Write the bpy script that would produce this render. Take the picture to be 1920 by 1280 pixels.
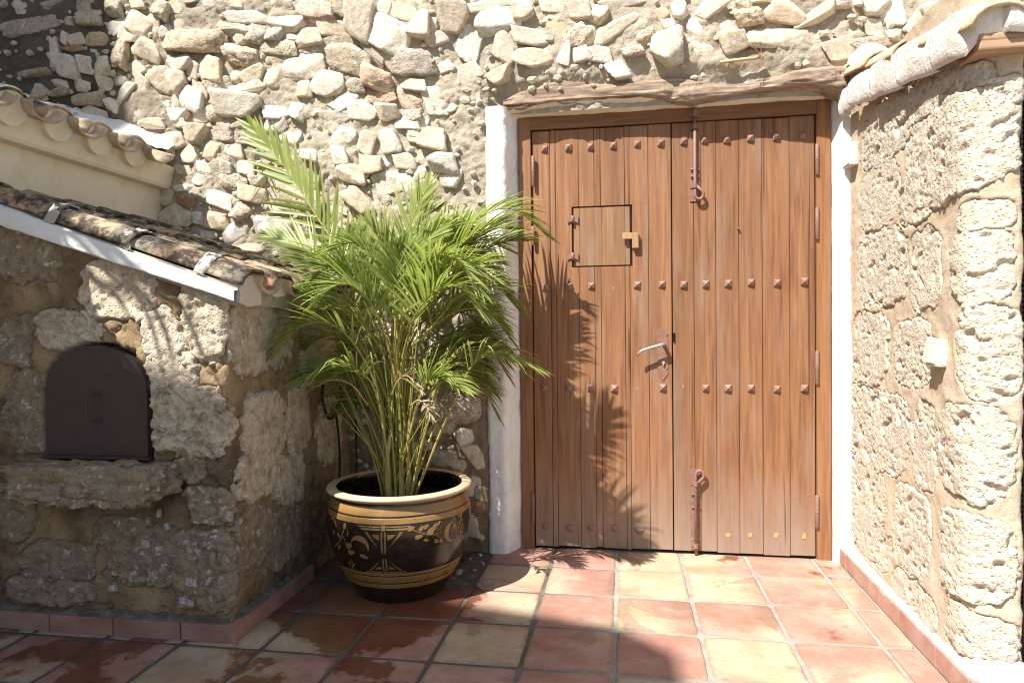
import bpy, bmesh, math, random
import numpy as np
from mathutils import Vector, Matrix

for o in list(bpy.data.objects):
    bpy.data.objects.remove(o)
SC = bpy.context.scene
COL = SC.collection
R = math.radians

# ------------------------------------------------------------------ camera
# door face is the plane y = 0 (facing -y), x to the right, floor z = 0, metres
FPX, CX, CY = 1280.0, 960.0, 640.0
CAM = np.array([0.0, -3.43, 1.11])
YAW, PITCH, ROLL = R(9.3), R(-1.0), R(0.6)
FWD = np.array([-math.sin(YAW)*math.cos(PITCH), math.cos(YAW)*math.cos(PITCH), math.sin(PITCH)])
_rt = np.array([math.cos(YAW), math.sin(YAW), 0.0])
_up = np.cross(_rt, FWD)
RGT = _rt*math.cos(ROLL) - _up*math.sin(ROLL)
UPV = _up*math.cos(ROLL) + _rt*math.sin(ROLL)
cam_d = bpy.data.cameras.new('camera')
cam = bpy.data.objects.new('camera', cam_d)
COL.objects.link(cam)
cam_d.sensor_width = 36.0
cam_d.lens = 24.0
cam_d.clip_start = 0.05
cam_d.clip_end = 500.0
_m = Matrix.Identity(4)
for _i in range(3):
    _m[_i][0], _m[_i][1], _m[_i][2], _m[_i][3] = RGT[_i], UPV[_i], -FWD[_i], CAM[_i]
cam.matrix_world = _m
SC.camera = cam

# ------------------------------------------------------------------ sky, sun, exposure
LDIR = Vector((0.79, 1.0, -1.65)).normalized()      # the way sunlight travels
ELEV = math.asin(-LDIR.z)
AZ = math.atan2(-LDIR.x, -LDIR.y)
W = bpy.data.worlds.new('World')
SC.world = W
W.use_nodes = True
_wn = W.node_tree
_bg = _wn.nodes['Background']
_sky = _wn.nodes.new('ShaderNodeTexSky')
_sky.sky_type = 'NISHITA'
_sky.sun_disc = False
_sky.sun_elevation = ELEV
_sky.sun_rotation = AZ % (2*math.pi)
_sky.air_density = 1.0
_sky.dust_density = 1.5
_wn.links.new(_sky.outputs[0], _bg.inputs[0])
_bg.inputs[1].default_value = 0.075
sun_d = bpy.data.lights.new('sun', 'SUN')
sun_d.energy = 5.0
sun_d.angle = R(0.53)
sun_d.color = (1.0, 0.965, 0.92)
sun = bpy.data.objects.new('sun', sun_d)
COL.objects.link(sun)
sun.rotation_euler = LDIR.to_track_quat('-Z', 'Y').to_euler()
sun.location = (-6, -8, 14)
VS = SC.view_settings
VS.view_transform = 'Standard'
VS.look = 'None'
VS.gamma = 1.0
VS.use_curve_mapping = False
VS.exposure = 1.1
SC.cycles.filter_width = 1.1
SC.cycles.max_bounces = 8
SC.cycles.diffuse_bounces = 5
SC.cycles.transparent_max_bounces = 8

# ------------------------------------------------------------------ measuring helpers
def ray(px, py):
    return FWD + RGT*(px-CX)/FPX - UPV*(py-CY)/FPX
def onY(px, py, Y):
    d = ray(px, py); return CAM + d*((Y-CAM[1])/d[1])
def onX(px, py, X):
    d = ray(px, py); return CAM + d*((X-CAM[0])/d[0])
def onZ(px, py, Z):
    d = ray(px, py); return CAM + d*((Z-CAM[2])/d[2])

# ------------------------------------------------------------------ noise (vectorised gradient noise)
def _hash(ix, iy, iz, seed):
    h = (ix.astype(np.uint32)*np.uint32(374761393)) ^ (iy.astype(np.uint32)*np.uint32(668265263)) ^ (iz.astype(np.uint32)*np.uint32(2147483647 & 1274126177)) ^ np.uint32((seed*97531+12345) & 0xffffffff)
    h = (h ^ (h >> np.uint32(13)))*np.uint32(1274126177)
    h = (h ^ (h >> np.uint32(16)))*np.uint32(2246822519)
    return h ^ (h >> np.uint32(15))
_GR = np.array([[1,1,0],[-1,1,0],[1,-1,0],[-1,-1,0],[1,0,1],[-1,0,1],[1,0,-1],[-1,0,-1],[0,1,1],[0,-1,1],[0,1,-1],[0,-1,-1],[1,1,0],[0,-1,1],[-1,1,0],[0,-1,-1]], float)
def pn(p, seed=0):
    p = np.asarray(p, float)
    i = np.floor(p).astype(np.int64); f = p - i
    u = f*f*f*(f*(f*6-15)+10)
    out = 0
    for dx in (0, 1):
        for dy in (0, 1):
            for dz in (0, 1):
                g = _GR[_hash(i[:,0]+dx, i[:,1]+dy, i[:,2]+dz, seed) & np.uint32(15)]
                w = (u[:,0] if dx else 1-u[:,0])*(u[:,1] if dy else 1-u[:,1])*(u[:,2] if dz else 1-u[:,2])
                out = out + w*(g[:,0]*(f[:,0]-dx)+g[:,1]*(f[:,1]-dy)+g[:,2]*(f[:,2]-dz))
    return out
def fbm(p, octv=4, seed=0, gain=0.5, lac=2.03):
    p = np.asarray(p, float); a = 1.0; o = 0
    for k in range(octv):
        o = o + a*pn(p, seed+k*7); p = p*lac; a *= gain
    return o
def cells(p, seed=0):
    """distance to nearest jittered point, 2-D columns used with z as slice"""
    p = np.asarray(p, float)
    i = np.floor(p).astype(np.int64)
    best = np.full(len(p), 9.0)
    for dx in (-1, 0, 1):
        for dy in (-1, 0, 1):
            cx, cy = i[:,0]+dx, i[:,1]+dy
            h = _hash(cx, cy, np.zeros_like(cx), seed)
            jx = (h & np.uint32(1023)).astype(float)/1023; jy = ((h >> np.uint32(10)) & np.uint32(1023)).astype(float)/1023
            d = np.hypot(cx+jx-p[:,0], cy+jy-p[:,1])
            best = np.minimum(best, d)
    return best
def sstep(a, b, x):
    t = np.clip((x-a)/(b-a), 0, 1); return t*t*(3-2*t)

# ------------------------------------------------------------------ object helpers
def tag(o, label=None, cat=None, group=None, kind=None):
    if label: o['label'] = label
    if cat: o['category'] = cat
    if group: o['group'] = group
    if kind: o['kind'] = kind
    return o
def empty(name, loc=(0,0,0)):
    o = bpy.data.objects.new(name, None); o.location = loc; o.empty_display_size = 0.05
    COL.objects.link(o); return o
WP = {}
def link(name, me, mats=None, parent=None, loc=(0,0,0)):
    o = bpy.data.objects.new(name, me)
    if mats is not None and not me.materials:
        for m in (mats if isinstance(mats, (list, tuple)) else [mats]): me.materials.append(m)
    COL.objects.link(o)
    loc = Vector(loc); WP[o.name] = loc
    if parent is not None:
        o.parent = parent; o.location = loc - WP.get(parent.name, parent.location)
    else: o.location = loc
    return o
class MB:
    def __init__(s): s.v = []; s.f = []; s.mi = []
    def add(s, vs, fs, mi=0):
        b = len(s.v); s.v += [tuple(map(float, v)) for v in vs]; s.f += [tuple(b+i for i in f) for f in fs]; s.mi += [mi]*len(fs)
    def box(s, x0, x1, y0, y1, z0, z1, mi=0, c=0.0):
        if c <= 0:
            v = [(x,y,z) for z in (z0,z1) for y in (y0,y1) for x in (x0,x1)]
            s.add(v, [(0,2,3,1),(4,5,7,6),(0,1,5,4),(2,6,7,3),(0,4,6,2),(1,3,7,5)], mi)
            return
        bm = bmesh.new(); bmesh.ops.create_cube(bm, size=1)
        for q in bm.verts: q.co = Vector(((x0+x1)/2+q.co.x*(x1-x0), (y0+y1)/2+q.co.y*(y1-y0), (z0+z1)/2+q.co.z*(z1-z0)))
        bmesh.ops.bevel(bm, geom=list(bm.edges), offset=c, segments=2, profile=0.6, affect='EDGES')
        s.bm(bm, mi)
    def bm(s, bm, mi=0):
        bm.verts.ensure_lookup_table(); bm.verts.index_update()
        s.add([tuple(v.co) for v in bm.verts], [tuple(v.index for v in f.verts) for f in bm.faces], mi); bm.free()
    def tube(s, pts, rad, n=8, mi=0, cap=True):
        pts = [Vector(p) for p in pts]; rads = rad if isinstance(rad, (list, tuple)) else [rad]*len(pts)
        vs, fs = [], []; prev = None
        for i, p in enumerate(pts):
            t = (pts[min(i+1, len(pts)-1)]-pts[max(i-1, 0)]).normalized()
            if prev is None:
                a = t.cross(Vector((0,0,1)));
                if a.length < 1e-3: a = t.cross(Vector((1,0,0)))
            else:
                a = prev - t*prev.dot(t)
                if a.length < 1e-4: a = t.orthogonal()
            a.normalize(); prev = a; b = t.cross(a)
            for k in range(n):
                w = 2*math.pi*k/n; vs.append(p+(a*math.cos(w)+b*math.sin(w))*rads[i])
        for i in range(len(pts)-1):
            for k in range(n):
                k2 = (k+1) % n; fs.append((i*n+k, i*n+k2, (i+1)*n+k2, (i+1)*n+k))
        if cap:
            fs.append(tuple(reversed(range(n)))); fs.append(tuple((len(pts)-1)*n+k for k in range(n)))
        s.add(vs, fs, mi)
    def prism(s, poly, y0, y1, mi=0):
        """poly in (x,z), counter-clockwise seen from -y, extruded y0 (front) to y1"""
        n = len(poly)
        vs = [(x, y0, z) for x, z in poly] + [(x, y1, z) for x, z in poly]
        fs = [tuple(range(n)), tuple(reversed(range(n, 2*n)))] + [(i, n+i, n+(i+1) % n, (i+1) % n) for i in range(n)]
        s.add(vs, fs, mi)
    def mesh(s, name, smooth=False, origin=(0,0,0)):
        me = bpy.data.meshes.new(name)
        ox, oy, oz = origin
        me.from_pydata([(x-ox, y-oy, z-oz) for x, y, z in s.v], [], s.f)
        me.polygons.foreach_set('material_index', s.mi)
        if smooth: me.polygons.foreach_set('use_smooth', [True]*len(me.polygons))
        me.update(); return me
    def build(s, name, mats, parent=None, smooth=False, origin=None):
        if origin is None:
            a = np.array(s.v); origin = tuple((a.min(0)+a.max(0))/2)
        o = link(name, s.mesh(name, smooth, origin), mats, parent, origin)
        return o
def grid_mesh(name, P, smooth=True, keep=None, origin=None):
    """P: (nz, ns, 3) array -> mesh"""
    nz, ns, _ = P.shape
    V = P.reshape(-1, 3)
    if origin is None: origin = (V.min(0)+V.max(0))/2
    idx = np.arange(nz*ns).reshape(nz, ns)
    F = np.stack([idx[:-1,:-1], idx[:-1,1:], idx[1:,1:], idx[1:,:-1]], -1).reshape(-1, 4)
    if keep is not None:
        k = keep.reshape(-1)
        F = F[k[F].all(1)]
        used = np.zeros(len(V), bool); used[F.ravel()] = True
        mp = np.cumsum(used)-1; V = V[used]; F = mp[F]
    me = bpy.data.meshes.new(name)
    me.vertices.add(len(V)); me.vertices.foreach_set('co', (V-np.array(origin)).ravel())
    me.loops.add(len(F)*4); me.loops.foreach_set('vertex_index', F.ravel().astype(np.int32))
    me.polygons.add(len(F)); me.polygons.foreach_set('loop_start', np.arange(0, len(F)*4, 4, dtype=np.int32))
    me.polygons.foreach_set('loop_total', np.full(len(F), 4, np.int32)) if False else None
    me.polygons.foreach_set('use_smooth', np.full(len(F), smooth))
    me.update(calc_edges=True); me.validate()
    return me, tuple(origin)

# ------------------------------------------------------------------ material helpers
class G:
    def __init__(s, name, rough=0.85, spec=0.3):
        s.m = bpy.data.materials.new(name); s.m.use_nodes = True
        s.nt = s.m.node_tree; s.b = s.nt.nodes['Principled BSDF']; s.out = s.nt.nodes['Material Output']
        s.b.inputs['Roughness'].default_value = rough
        s.b.inputs['Specular IOR Level'].default_value = spec
    def n(s, typ, at=None, **ins):
        nd = s.nt.nodes.new('ShaderNode'+typ)
        for k, v in (at or {}).items(): setattr(nd, k, v)
        for k, v in ins.items():
            k = int(k[1:]) if k[0] == '_' else k.replace('_', ' ')
            s.set(nd.inputs[k], v)
        return nd
    def set(s, inp, v):
        if isinstance(v, bpy.types.NodeSocket): s.nt.links.new(v, inp)
        elif isinstance(v, bpy.types.Node): s.nt.links.new(v.outputs[0], inp)
        else:
            if isinstance(v, tuple) and len(v) == 3 and inp.type == 'RGBA': v = (*v, 1)
            inp.default_value = v
    def pos(s): return s.n('NewGeometry').outputs['Position']
    def obj(s): return s.n('TexCoord').outputs['Object']
    def noise(s, sc, det=4, rough=0.55, vec=None, dist=0.0):
        return s.n('TexNoise', Scale=sc, Detail=det, Roughness=rough, Distortion=dist, Vector=vec if vec is not None else s.pos()).outputs[0]
    def voro(s, sc, vec=None, feat='F1'):
        return s.n('TexVoronoi', dict(feature=feat), Scale=sc, Vector=vec if vec is not None else s.pos()).outputs['Distance']
    def scl(s, vec, v): return s.n('VectorMath', dict(operation='MULTIPLY'), _0=vec, _1=v).outputs[0]
    def addv(s, a, b): return s.n('VectorMath', dict(operation='ADD'), _0=a, _1=b).outputs[0]
    def ma(s, op, a, b=0.0, c=0.0, clamp=False): return s.n('Math', dict(operation=op, use_clamp=clamp), _0=a, _1=b, _2=c).outputs[0]
    def ramp(s, fac, stops, interp='LINEAR'):
        nd = s.n('ValToRGB', Fac=fac); cr = nd.color_ramp; cr.interpolation = interp
        while len(cr.elements) < len(stops): cr.elements.new(0.5)
        for e, (p, c) in zip(cr.elements, stops):
            e.position = p; e.color = (c, c, c, 1) if isinstance(c, (int, float)) else (*c, 1)
        return nd.outputs[0]
    def mix(s, fac, a, b, mode='MIX'):
        nd = s.n('Mix', dict(data_type='RGBA', blend_type=mode)); s.set(nd.inputs[0], fac); s.set(nd.inputs[6], a); s.set(nd.inputs[7], b)
        return nd.outputs[2]
    def base(s, c): s.set(s.b.inputs['Base Color'], c); return s
    def rough(s, r): s.set(s.b.inputs['Roughness'], r); return s
    def bump(s, h, st=0.5, d=0.01, nrm=None):
        nd = s.n('Bump', Strength=st, Distance=d, Height=h)
        if nrm is not None: s.set(nd.inputs['Normal'], nrm)
        s.set(s.b.inputs['Normal'], nd.outputs[0]); return nd.outputs[0]

# ================================================================== materials
MAT = {}
def sandy_mortar(name, c0, c1, c2, dirt=None, white=0.0, grain=1.0, low_tint=None, black=None):
    g = G(name, 0.95, 0.15)
    p = g.pos()
    c = g.ramp(g.noise(5, 6, .62, p), [(.3, c0), (.52, c1), (.72, c2)])
    fine = g.noise(180, 4, .7, p)
    c = g.mix(g.ramp(fine, [(.38, .55), (.5, 0)]), c, tuple(x*.55 for x in c1))
    if dirt:
        c = g.mix(g.ma('MULTIPLY', g.ramp(g.noise(2.6, 7, .68, p), [(.46, 0), (.62, 1)]), dirt[1]), c, dirt[0])
    if low_tint:  # browner towards the foot of the wall
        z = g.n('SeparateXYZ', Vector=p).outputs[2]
        c = g.mix(g.ramp(g.ma('ADD', g.ma('MULTIPLY', z, .5), g.ma('MULTIPLY', g.noise(3.5, 6, .65, p), .5)), [(.55, .85), (.78, 0)]), c, low_tint)
    if black:      # mortar darkens towards the far left, edge broken by noise
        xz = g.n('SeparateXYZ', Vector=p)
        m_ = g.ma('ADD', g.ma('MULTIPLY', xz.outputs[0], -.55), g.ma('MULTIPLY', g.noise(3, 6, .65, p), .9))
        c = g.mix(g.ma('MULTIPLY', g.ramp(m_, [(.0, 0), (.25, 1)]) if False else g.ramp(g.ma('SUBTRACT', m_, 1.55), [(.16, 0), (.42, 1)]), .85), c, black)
    g.base(c)
    h = g.ma('ADD', g.ma('MULTIPLY', g.noise(62, 7, .78, p), 1.0), g.ma('MULTIPLY', g.noise(140, 3, .7, p), .6))
    g.bump(h, 1.0*grain, .0085)
    return g.m
MAT['mortar'] = sandy_mortar('rubble_mortar', (.43,.36,.265), (.53,.455,.345), (.60,.53,.42), ((.27,.225,.17), .45), low_tint=(.27,.19,.11), black=(.10,.085,.07))
MAT['tan'] = sandy_mortar('tan_lime_mortar', (.50,.385,.265), (.54,.435,.315), (.57,.475,.36), None, grain=.5)
MAT['ochre'] = sandy_mortar('ochre_old_plaster', (.22,.15,.085), (.37,.265,.15), (.48,.36,.21), ((.07,.055,.04), .75), grain=.8)

def rock(name, spots, rough=.9, pit=0.0, dirt=0.35, dirtc=(.20,.165,.12), bs=.55):
    """colour = the object's own colour with mineral stains and grain"""
    g = G(name, rough, .2)
    oi = g.n('ObjectInfo'); o = g.addv(g.obj(), g.scl(oi.outputs['Location'], (7.3, 5.1, 9.7)))
    p = g.pos()
    c = oi.outputs['Color']
    c = g.mix(g.ma('MULTIPLY', g.ramp(g.noise(9, 6, .65, p), [(.42, 0), (.68, 1)]), spots[1]), c, spots[0])
    c = g.mix(g.ma('MULTIPLY', g.ramp(g.noise(21, 6, .7, g.addv(p, (3, 1, 7))), [(.48, 0), (.66, 1)]), dirt), c, dirtc)
    c = g.mix(g.ramp(g.noise(120, 4, .7, p), [(.34, .45), (.5, 0)]), c, (.30,.25,.19))
    c = g.mix(g.ramp(g.noise(33, 3, .6, g.addv(p, (9, 9, 2))), [(.58, 0), (.7, .5)]), c, (.80,.77,.71))
    g.base(c)
    h = g.ma('ADD', g.ma('MULTIPLY', g.noise(30, 7, .66, p), 1.0), g.ma('MULTIPLY', g.noise(110, 5, .65, p), .45))
    if pit:
        v = g.voro(85, g.addv(p, g.scl(g.n('TexNoise', Scale=40.0, Vector=p).outputs[1], (.02,.02,.02))))
        h = g.ma('SUBTRACT', h, g.ma('MULTIPLY', g.ramp(v, [(.12, 1), (.4, 0)]), pit))
    g.bump(h, bs, .0075)
    return g.m
MAT['stone'] = rock('limestone', ((.52,.39,.25), .6), dirt=.45, bs=.8)
MAT['porous'] = rock('porous_limestone', ((.42,.32,.21), .5), pit=.7, dirt=.6, dirtc=(.16,.135,.10), bs=.8)
MAT['block'] = rock('tufa_block', ((.64,.53,.40), .5), pit=.6, dirt=.25, dirtc=(.50,.41,.31), bs=.7)
MAT['oldblock'] = rock('weathered_tufa_block', ((.34,.24,.14), .6), pit=.5, dirt=.6, dirtc=(.085,.068,.05), bs=.8)

def plaster(name, c0, c1, bs=.5, stain=None, rough=.8):
    g = G(name, rough, .25); p = g.pos()
    c = g.ramp(g.noise(4, 6, .6, p), [(.35, c0), (.65, c1)])
    if stain: c = g.mix(g.ma('MULTIPLY', g.ramp(g.noise(7, 7, .7, p), [(.5, 0), (.68, 1)]), stain[1]), c, stain[0])
    g.base(c)
    h = g.ma('ADD', g.noise(60, 5, .65, p), g.ma('MULTIPLY', g.noise(210, 3, .6, p), .4))
    g.bump(h, bs, .008); return g.m
MAT['white'] = plaster('whitewash', (.76,.75,.72), (.84,.83,.81), .5, ((.60,.55,.47), .35))
MAT['reveal'] = plaster('cream_reveal_plaster', (.70,.60,.46), (.76,.68,.55), .25)
MAT['cream'] = plaster('cream_wall_paint', (.74,.65,.50), (.79,.72,.58), .22, ((.52,.44,.32), .45))
MAT['collar'] = plaster('grey_tile_mortar', (.34,.32,.28), (.48,.46,.41), .8, ((.22,.20,.17), .5))
MAT['verge'] = plaster('whitewashed_verge', (.64,.57,.48), (.80,.78,.75), .8, ((.55,.43,.31), .55))

def tile_clay(name, c0, c1, c2, lichen, dk, rough=.9):
    g = G(name, rough, .2); p = g.pos(); oi = g.n('ObjectInfo')
    c = g.ramp(g.noise(6, 6, .65, p), [(.3, c0), (.5, c1), (.7, c2)])
    c = g.mix(.55, c, oi.outputs['Color'], 'MULTIPLY')
    c = g.mix(g.ma('MULTIPLY', g.ramp(g.noise(10, 8, .75, g.addv(p, (4, 4, 4))), [(.40, 0), (.53, 1)]), dk), c, (.035,.032,.028))
    c = g.mix(g.ma('MULTIPLY', g.ramp(g.noise(17, 8, .7, g.addv(p, (8, 1, 3))), [(.5, 0), (.62, 1)]), .6), c, lichen)
    g.base(c)
    g.bump(g.ma('ADD', g.noise(45, 6, .7, p), g.ma('MULTIPLY', g.noise(200, 3, .6, p), .5)), .6, .008); return g.m
MAT['rooftile'] = tile_clay('old_roof_tile', (.42,.27,.15), (.52,.37,.22), (.58,.46,.31), (.46,.41,.31), .95)
MAT['rooftile_clean'] = tile_clay('buff_roof_tile', (.52,.36,.23), (.60,.45,.30), (.64,.52,.38), (.60,.54,.42), .28)

def wood(name, c_dark, c_mid, c_light, grey=0.3, sx=1.0, axis='z', rough=.62, weather=0.0):
    g = G(name, rough, .35); oi = g.n('ObjectInfo')
    off = g.scl(g.n('CombineXYZ', X=oi.outputs['Random'], Y=oi.outputs['Random'], Z=oi.outputs['Random']).outputs[0], (13.0, 7.0, 31.0))
    p = g.addv(g.pos(), off)
    sc = (1, 1, .045) if axis == 'z' else (.045, 1, 1)
    q = g.scl(p, sc)
    grain = g.noise(55*sx, 6, .62, q, .6)
    broad = g.noise(9*sx, 4, .6, q, 1.2)
    c = g.ramp(grain, [(.32, c_dark), (.5, c_mid), (.68, c_light)])
    c = g.mix(g.ramp(broad, [(.35, .5), (.6, 0)]), c, tuple(.72*x for x in c_mid))
    c = g.mix(.5, c, g.mix(oi.outputs['Random'], (.78,.76,.76), (1.15,1.13,1.1)), 'MULTIPLY')
    gr = g.ramp(g.noise(5, 5, .65, g.scl(p, (2.2, 1, .35) if axis == 'z' else (.35, 1, 2.2))), [(.5, 0), (.7, 1)])
    c = g.mix(g.ma('MULTIPLY', gr, grey), c, (.26,.20,.155))
    if weather:      # rain splash bleaches the foot of the door
        z = g.n('SeparateXYZ', Vector=g.pos()).outputs[2]
        w = g.ma('MULTIPLY', g.ramp(g.ma('ADD', z, g.ma('MULTIPLY', g.noise(7, 5, .7, g.scl(p, (1.6, 1, .3))), .55)), [(.26, 1), (.72, 0)]), weather)
        c = g.mix(w, c, (.29,.225,.175))
    crack = g.ramp(g.noise(30*sx, 3, .5, g.scl(p, (1, 1, .02) if axis == 'z' else (.02, 1, 1)), .35), [(.30, 1), (.345, 0)])
    c = g.mix(g.ma('MULTIPLY', crack, .7), c, (.045,.025,.014))
    g.base(c)
    g.rough(g.ramp(grain, [(.3, rough+.12), (.7, rough-.1)]))
    h = g.ma('SUBTRACT', g.ma('MULTIPLY', grain, .5), g.ma('MULTIPLY', crack, .9))
    g.bump(h, .45, .006); return g.m
MAT['door'] = wood('door_wood', (.155,.068,.029), (.255,.118,.052), (.325,.166,.077), .45, weather=.75)
MAT['frame'] = wood('frame_wood', (.165,.071,.029), (.25,.113,.047), (.31,.152,.068), .2, rough=.55)
MAT['framex'] = wood('frame_wood_across', (.165,.071,.029), (.25,.113,.047), (.31,.152,.068), .2, axis='x', rough=.55)
MAT['hatch'] = wood('hatch_wood', (.175,.088,.04), (.25,.132,.062), (.31,.178,.09), .7)
MAT['latch'] = wood('latch_wood', (.30,.17,.08), (.40,.24,.12), (.46,.29,.155), .3)
MAT['beam'] = wood('old_beam', (.19,.13,.085), (.35,.255,.18), (.51,.415,.315), .45, axis='x', rough=.9, sx=1.6)
MAT['beamr'] = wood('roof_beam', (.36,.22,.12), (.46,.29,.17), (.52,.36,.23), .2, axis='x', rough=.8)

def metal(name, c0, c1, rust, rough=.6, met=.0, rf=.5):
    g = G(name, rough, .4); p = g.pos()
    c = g.ramp(g.noise(25, 5, .65, p), [(.35, c0), (.65, c1)])
    c = g.mix(g.ma('MULTIPLY', g.ramp(g.noise(60, 6, .7, p), [(.48, 0), (.62, 1)]), rf), c, rust)
    g.base(c); g.b.inputs['Metallic'].default_value = met
    g.bump(g.noise(140, 4, .6, p), .35, .002); return g.m
MAT['rust'] = metal('painted_rusty_iron', (.20,.105,.075), (.26,.145,.11), (.20,.075,.035), .6)
MAT['studiron'] = metal('stud_iron', (.24,.13,.095), (.30,.18,.14), (.19,.09,.05), .55)
MAT['steel'] = metal('worn_handle_steel', (.38,.33,.30), (.46,.41,.38), (.30,.20,.14), .35, .6, .35)
MAT['brass'] = metal('brass_lock', (.62,.55,.38), (.70,.63,.46), (.45,.36,.2), .3, .7, .2)
MAT['ovendoor'] = metal('dark_painted_iron', (.052,.036,.036), (.064,.045,.044), (.075,.045,.036), .42, .0, .4)
MAT['cable'] = G('black_cable', .5).base((.012,.011,.011)).m
MAT['black'] = G('near_black', .95, .05).base((.012,.010,.008)).m
MAT['hole'] = G('crevice', .95, .05).base((.05,.035,.022)).m
g = G('switch_plastic', .35, .5); g.base(g.mix(g.noise(30, 3, .6), (.56,.545,.45), (.60,.585,.49))); MAT['plastic'] = g.m
g = G('box_plastic', .4, .5); g.base((.66,.68,.72)); MAT['greyplastic'] = g.m
g = G('wire_rust', .8); g.base(g.mix(g.noise(60, 3, .6), (.25,.11,.06), (.36,.2,.12))); MAT['wire'] = g.m
MAT['reed'] = G('reed_cane', .7).base((.52,.38,.20)).m

# glazed pot
def glaze(name, ca, cb, rough, spec=.5, wear=(.3,.2,.1), wf=.2):
    g = G(name, rough, spec); p = g.pos()
    c = g.ramp(g.noise(14, 5, .6, p), [(.35, ca), (.65, cb)])
    c = g.mix(g.ma('MULTIPLY', g.ramp(g.noise(50, 6, .7, p), [(.52, 0), (.66, 1)]), wf), c, wear)
    g.base(c); g.rough(g.ramp(g.noise(20, 5, .6, p), [(.35, rough*.7), (.7, rough*1.5)]))
    g.bump(g.noise(35, 4, .6, p), .12, .004); return g.m
MAT['glaze'] = glaze('dark_brown_glaze', (.014,.008,.005), (.024,.014,.009), .17, .5, (.08,.05,.03), .25)
MAT['gold'] = glaze('ochre_glaze', (.22,.125,.038), (.30,.18,.062), .28, .5, (.24,.12,.03), .45)
MAT['rim'] = glaze('worn_buff_rim', (.50,.36,.22), (.60,.46,.31), .42, .4, (.30,.19,.10), .4)
g = G('potting_soil', .95, .1); p = g.pos(); g.base(g.ramp(g.noise(60, 6, .7, p), [(.3, (.012,.009,.006)), (.7, (.04,.028,.018))])); g.bump(g.noise(70, 6, .7, p), 1, .02); MAT['soil'] = g.m
g = G('dry_earth', .95, .1); p = g.pos(); g.base(g.ramp(g.noise(24, 7, .7, p), [(.3, (.09,.066,.045)), (.5, (.19,.145,.10)), (.7, (.28,.225,.165))])); g.bump(g.noise(50, 7, .7, p), 1, .02); MAT['earth'] = g.m

# palm
def leaf(name, c0, c1, ytip, trans):
    g = G(name, .42, .45); p = g.pos()
    at = g.n('Attribute', dict(attribute_name='lf'))
    sp = g.n('SeparateColor', Color=at.outputs['Color'])
    c = g.mix(sp.outputs[1], c0, c1)
    c = g.mix(g.ma('MULTIPLY', g.ramp(sp.outputs[0], [(.55, 0), (1, 1)]), g.ma('MULTIPLY', sp.outputs[2], .9)), c, ytip)
    c = g.mix(g.ramp(g.noise(22, 4, .6, p), [(.4, .3), (.6, 0)]), c, tuple(.7*x for x in c0))
    g.base(c)
    tr = g.n('BsdfTranslucent'); g.set(tr.inputs[0], g.mix(.5, c, (.30,.42,.03)))
    mx = g.n('MixShader', _0=trans); g.nt.links.new(g.b.outputs[0], mx.inputs[1]); g.nt.links.new(tr.outputs[0], mx.inputs[2])
    g.nt.links.new(mx.outputs[0], g.out.inputs[0]); return g.m
MAT['leaf'] = leaf('palm_leaflet', (.23,.31,.07), (.48,.52,.18), (.64,.56,.25), .48)
MAT['dryleaf'] = leaf('dry_palm_leaflet', (.42,.33,.20), (.52,.43,.29), (.45,.34,.2), .2)
g = G('palm_cane', .45, .4); p = g.pos(); at = g.n('ObjectInfo')
c = g.ramp(g.noise(12, 4, .6, g.scl(p, (1, 1, .25))), [(.3, (.14,.17,.03)), (.5, (.27,.25,.055)), (.7, (.40,.31,.10))]); g.base(c); MAT['cane'] = g.m
g = G('palm_sheath', .6, .3); p = g.pos(); g.base(g.ramp(g.noise(30, 4, .6, g.scl(p, (1, 1, .15))), [(.3, (.33,.20,.07)), (.7, (.52,.36,.15))])); MAT['sheath'] = g.m
g = G('weed', .6); g.base((.06,.13,.025)); MAT['weed'] = g.m

# terracotta floor; water soaked in from the planter darkens and glosses the clay
def wetmask(g, p):
    xyz = g.n('SeparateXYZ', Vector=p)
    x = xyz.outputs[0]
    left = g.ma('MULTIPLY', g.ma('SUBTRACT', -0.45, x), .30, clamp=True)
    left = g.ma('MINIMUM', left, .17)
    n = g.noise(3.1, 5, .55, p, .4)
    n2 = g.noise(17, 5, .6, p)
    d = g.n('VectorMath', dict(operation='DISTANCE'), _0=p, _1=(-.98,-.72,0)).outputs['Value']
    near = g.ramp(d, [(.25, .30), (.55, 0)])
    v = g.ma('ADD', g.ma('ADD', n, left), g.ma('ADD', near, g.ma('MULTIPLY', g.ma('SUBTRACT', n2, .5), .12)))
    return g.ramp(v, [(.645, 0), (.70, 1)])
g = G('terracotta_floor_tile', .55, .4); p = g.pos(); oi = g.n('ObjectInfo')
loc = g.scl(oi.outputs['Location'], (1.7, 2.3, 0))
rnd = oi.outputs['Random']
q = g.addv(p, g.scl(loc, (3, 3, 3)))
red = g.ramp(g.noise(6, 6, .6, q), [(.3, (.31,.155,.112)), (.5, (.385,.215,.165)), (.72, (.45,.30,.24))])
yel = g.ramp(g.noise(6, 6, .6, q), [(.3, (.37,.28,.17)), (.5, (.44,.345,.23)), (.72, (.49,.41,.30))])
oc = g.n('SeparateColor', Color=oi.outputs['Color'])
tc = g.obj(); ts = g.n('SeparateXYZ', Vector=tc)
ang = oc.outputs[1]
dirv = g.ma('ADD', g.ma('MULTIPLY', ts.outputs[0], g.ma('COSINE', g.ma('MULTIPLY', ang, 6.283))), g.ma('MULTIPLY', ts.outputs[1], g.ma('SINE', g.ma('MULTIPLY', ang, 6.283))))
fy = g.ma('ADD', g.ma('MULTIPLY', dirv, 5.0), g.ma('MULTIPLY', g.ma('SUBTRACT', g.noise(7, 4, .6, q), .5), 1.3))
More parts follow.
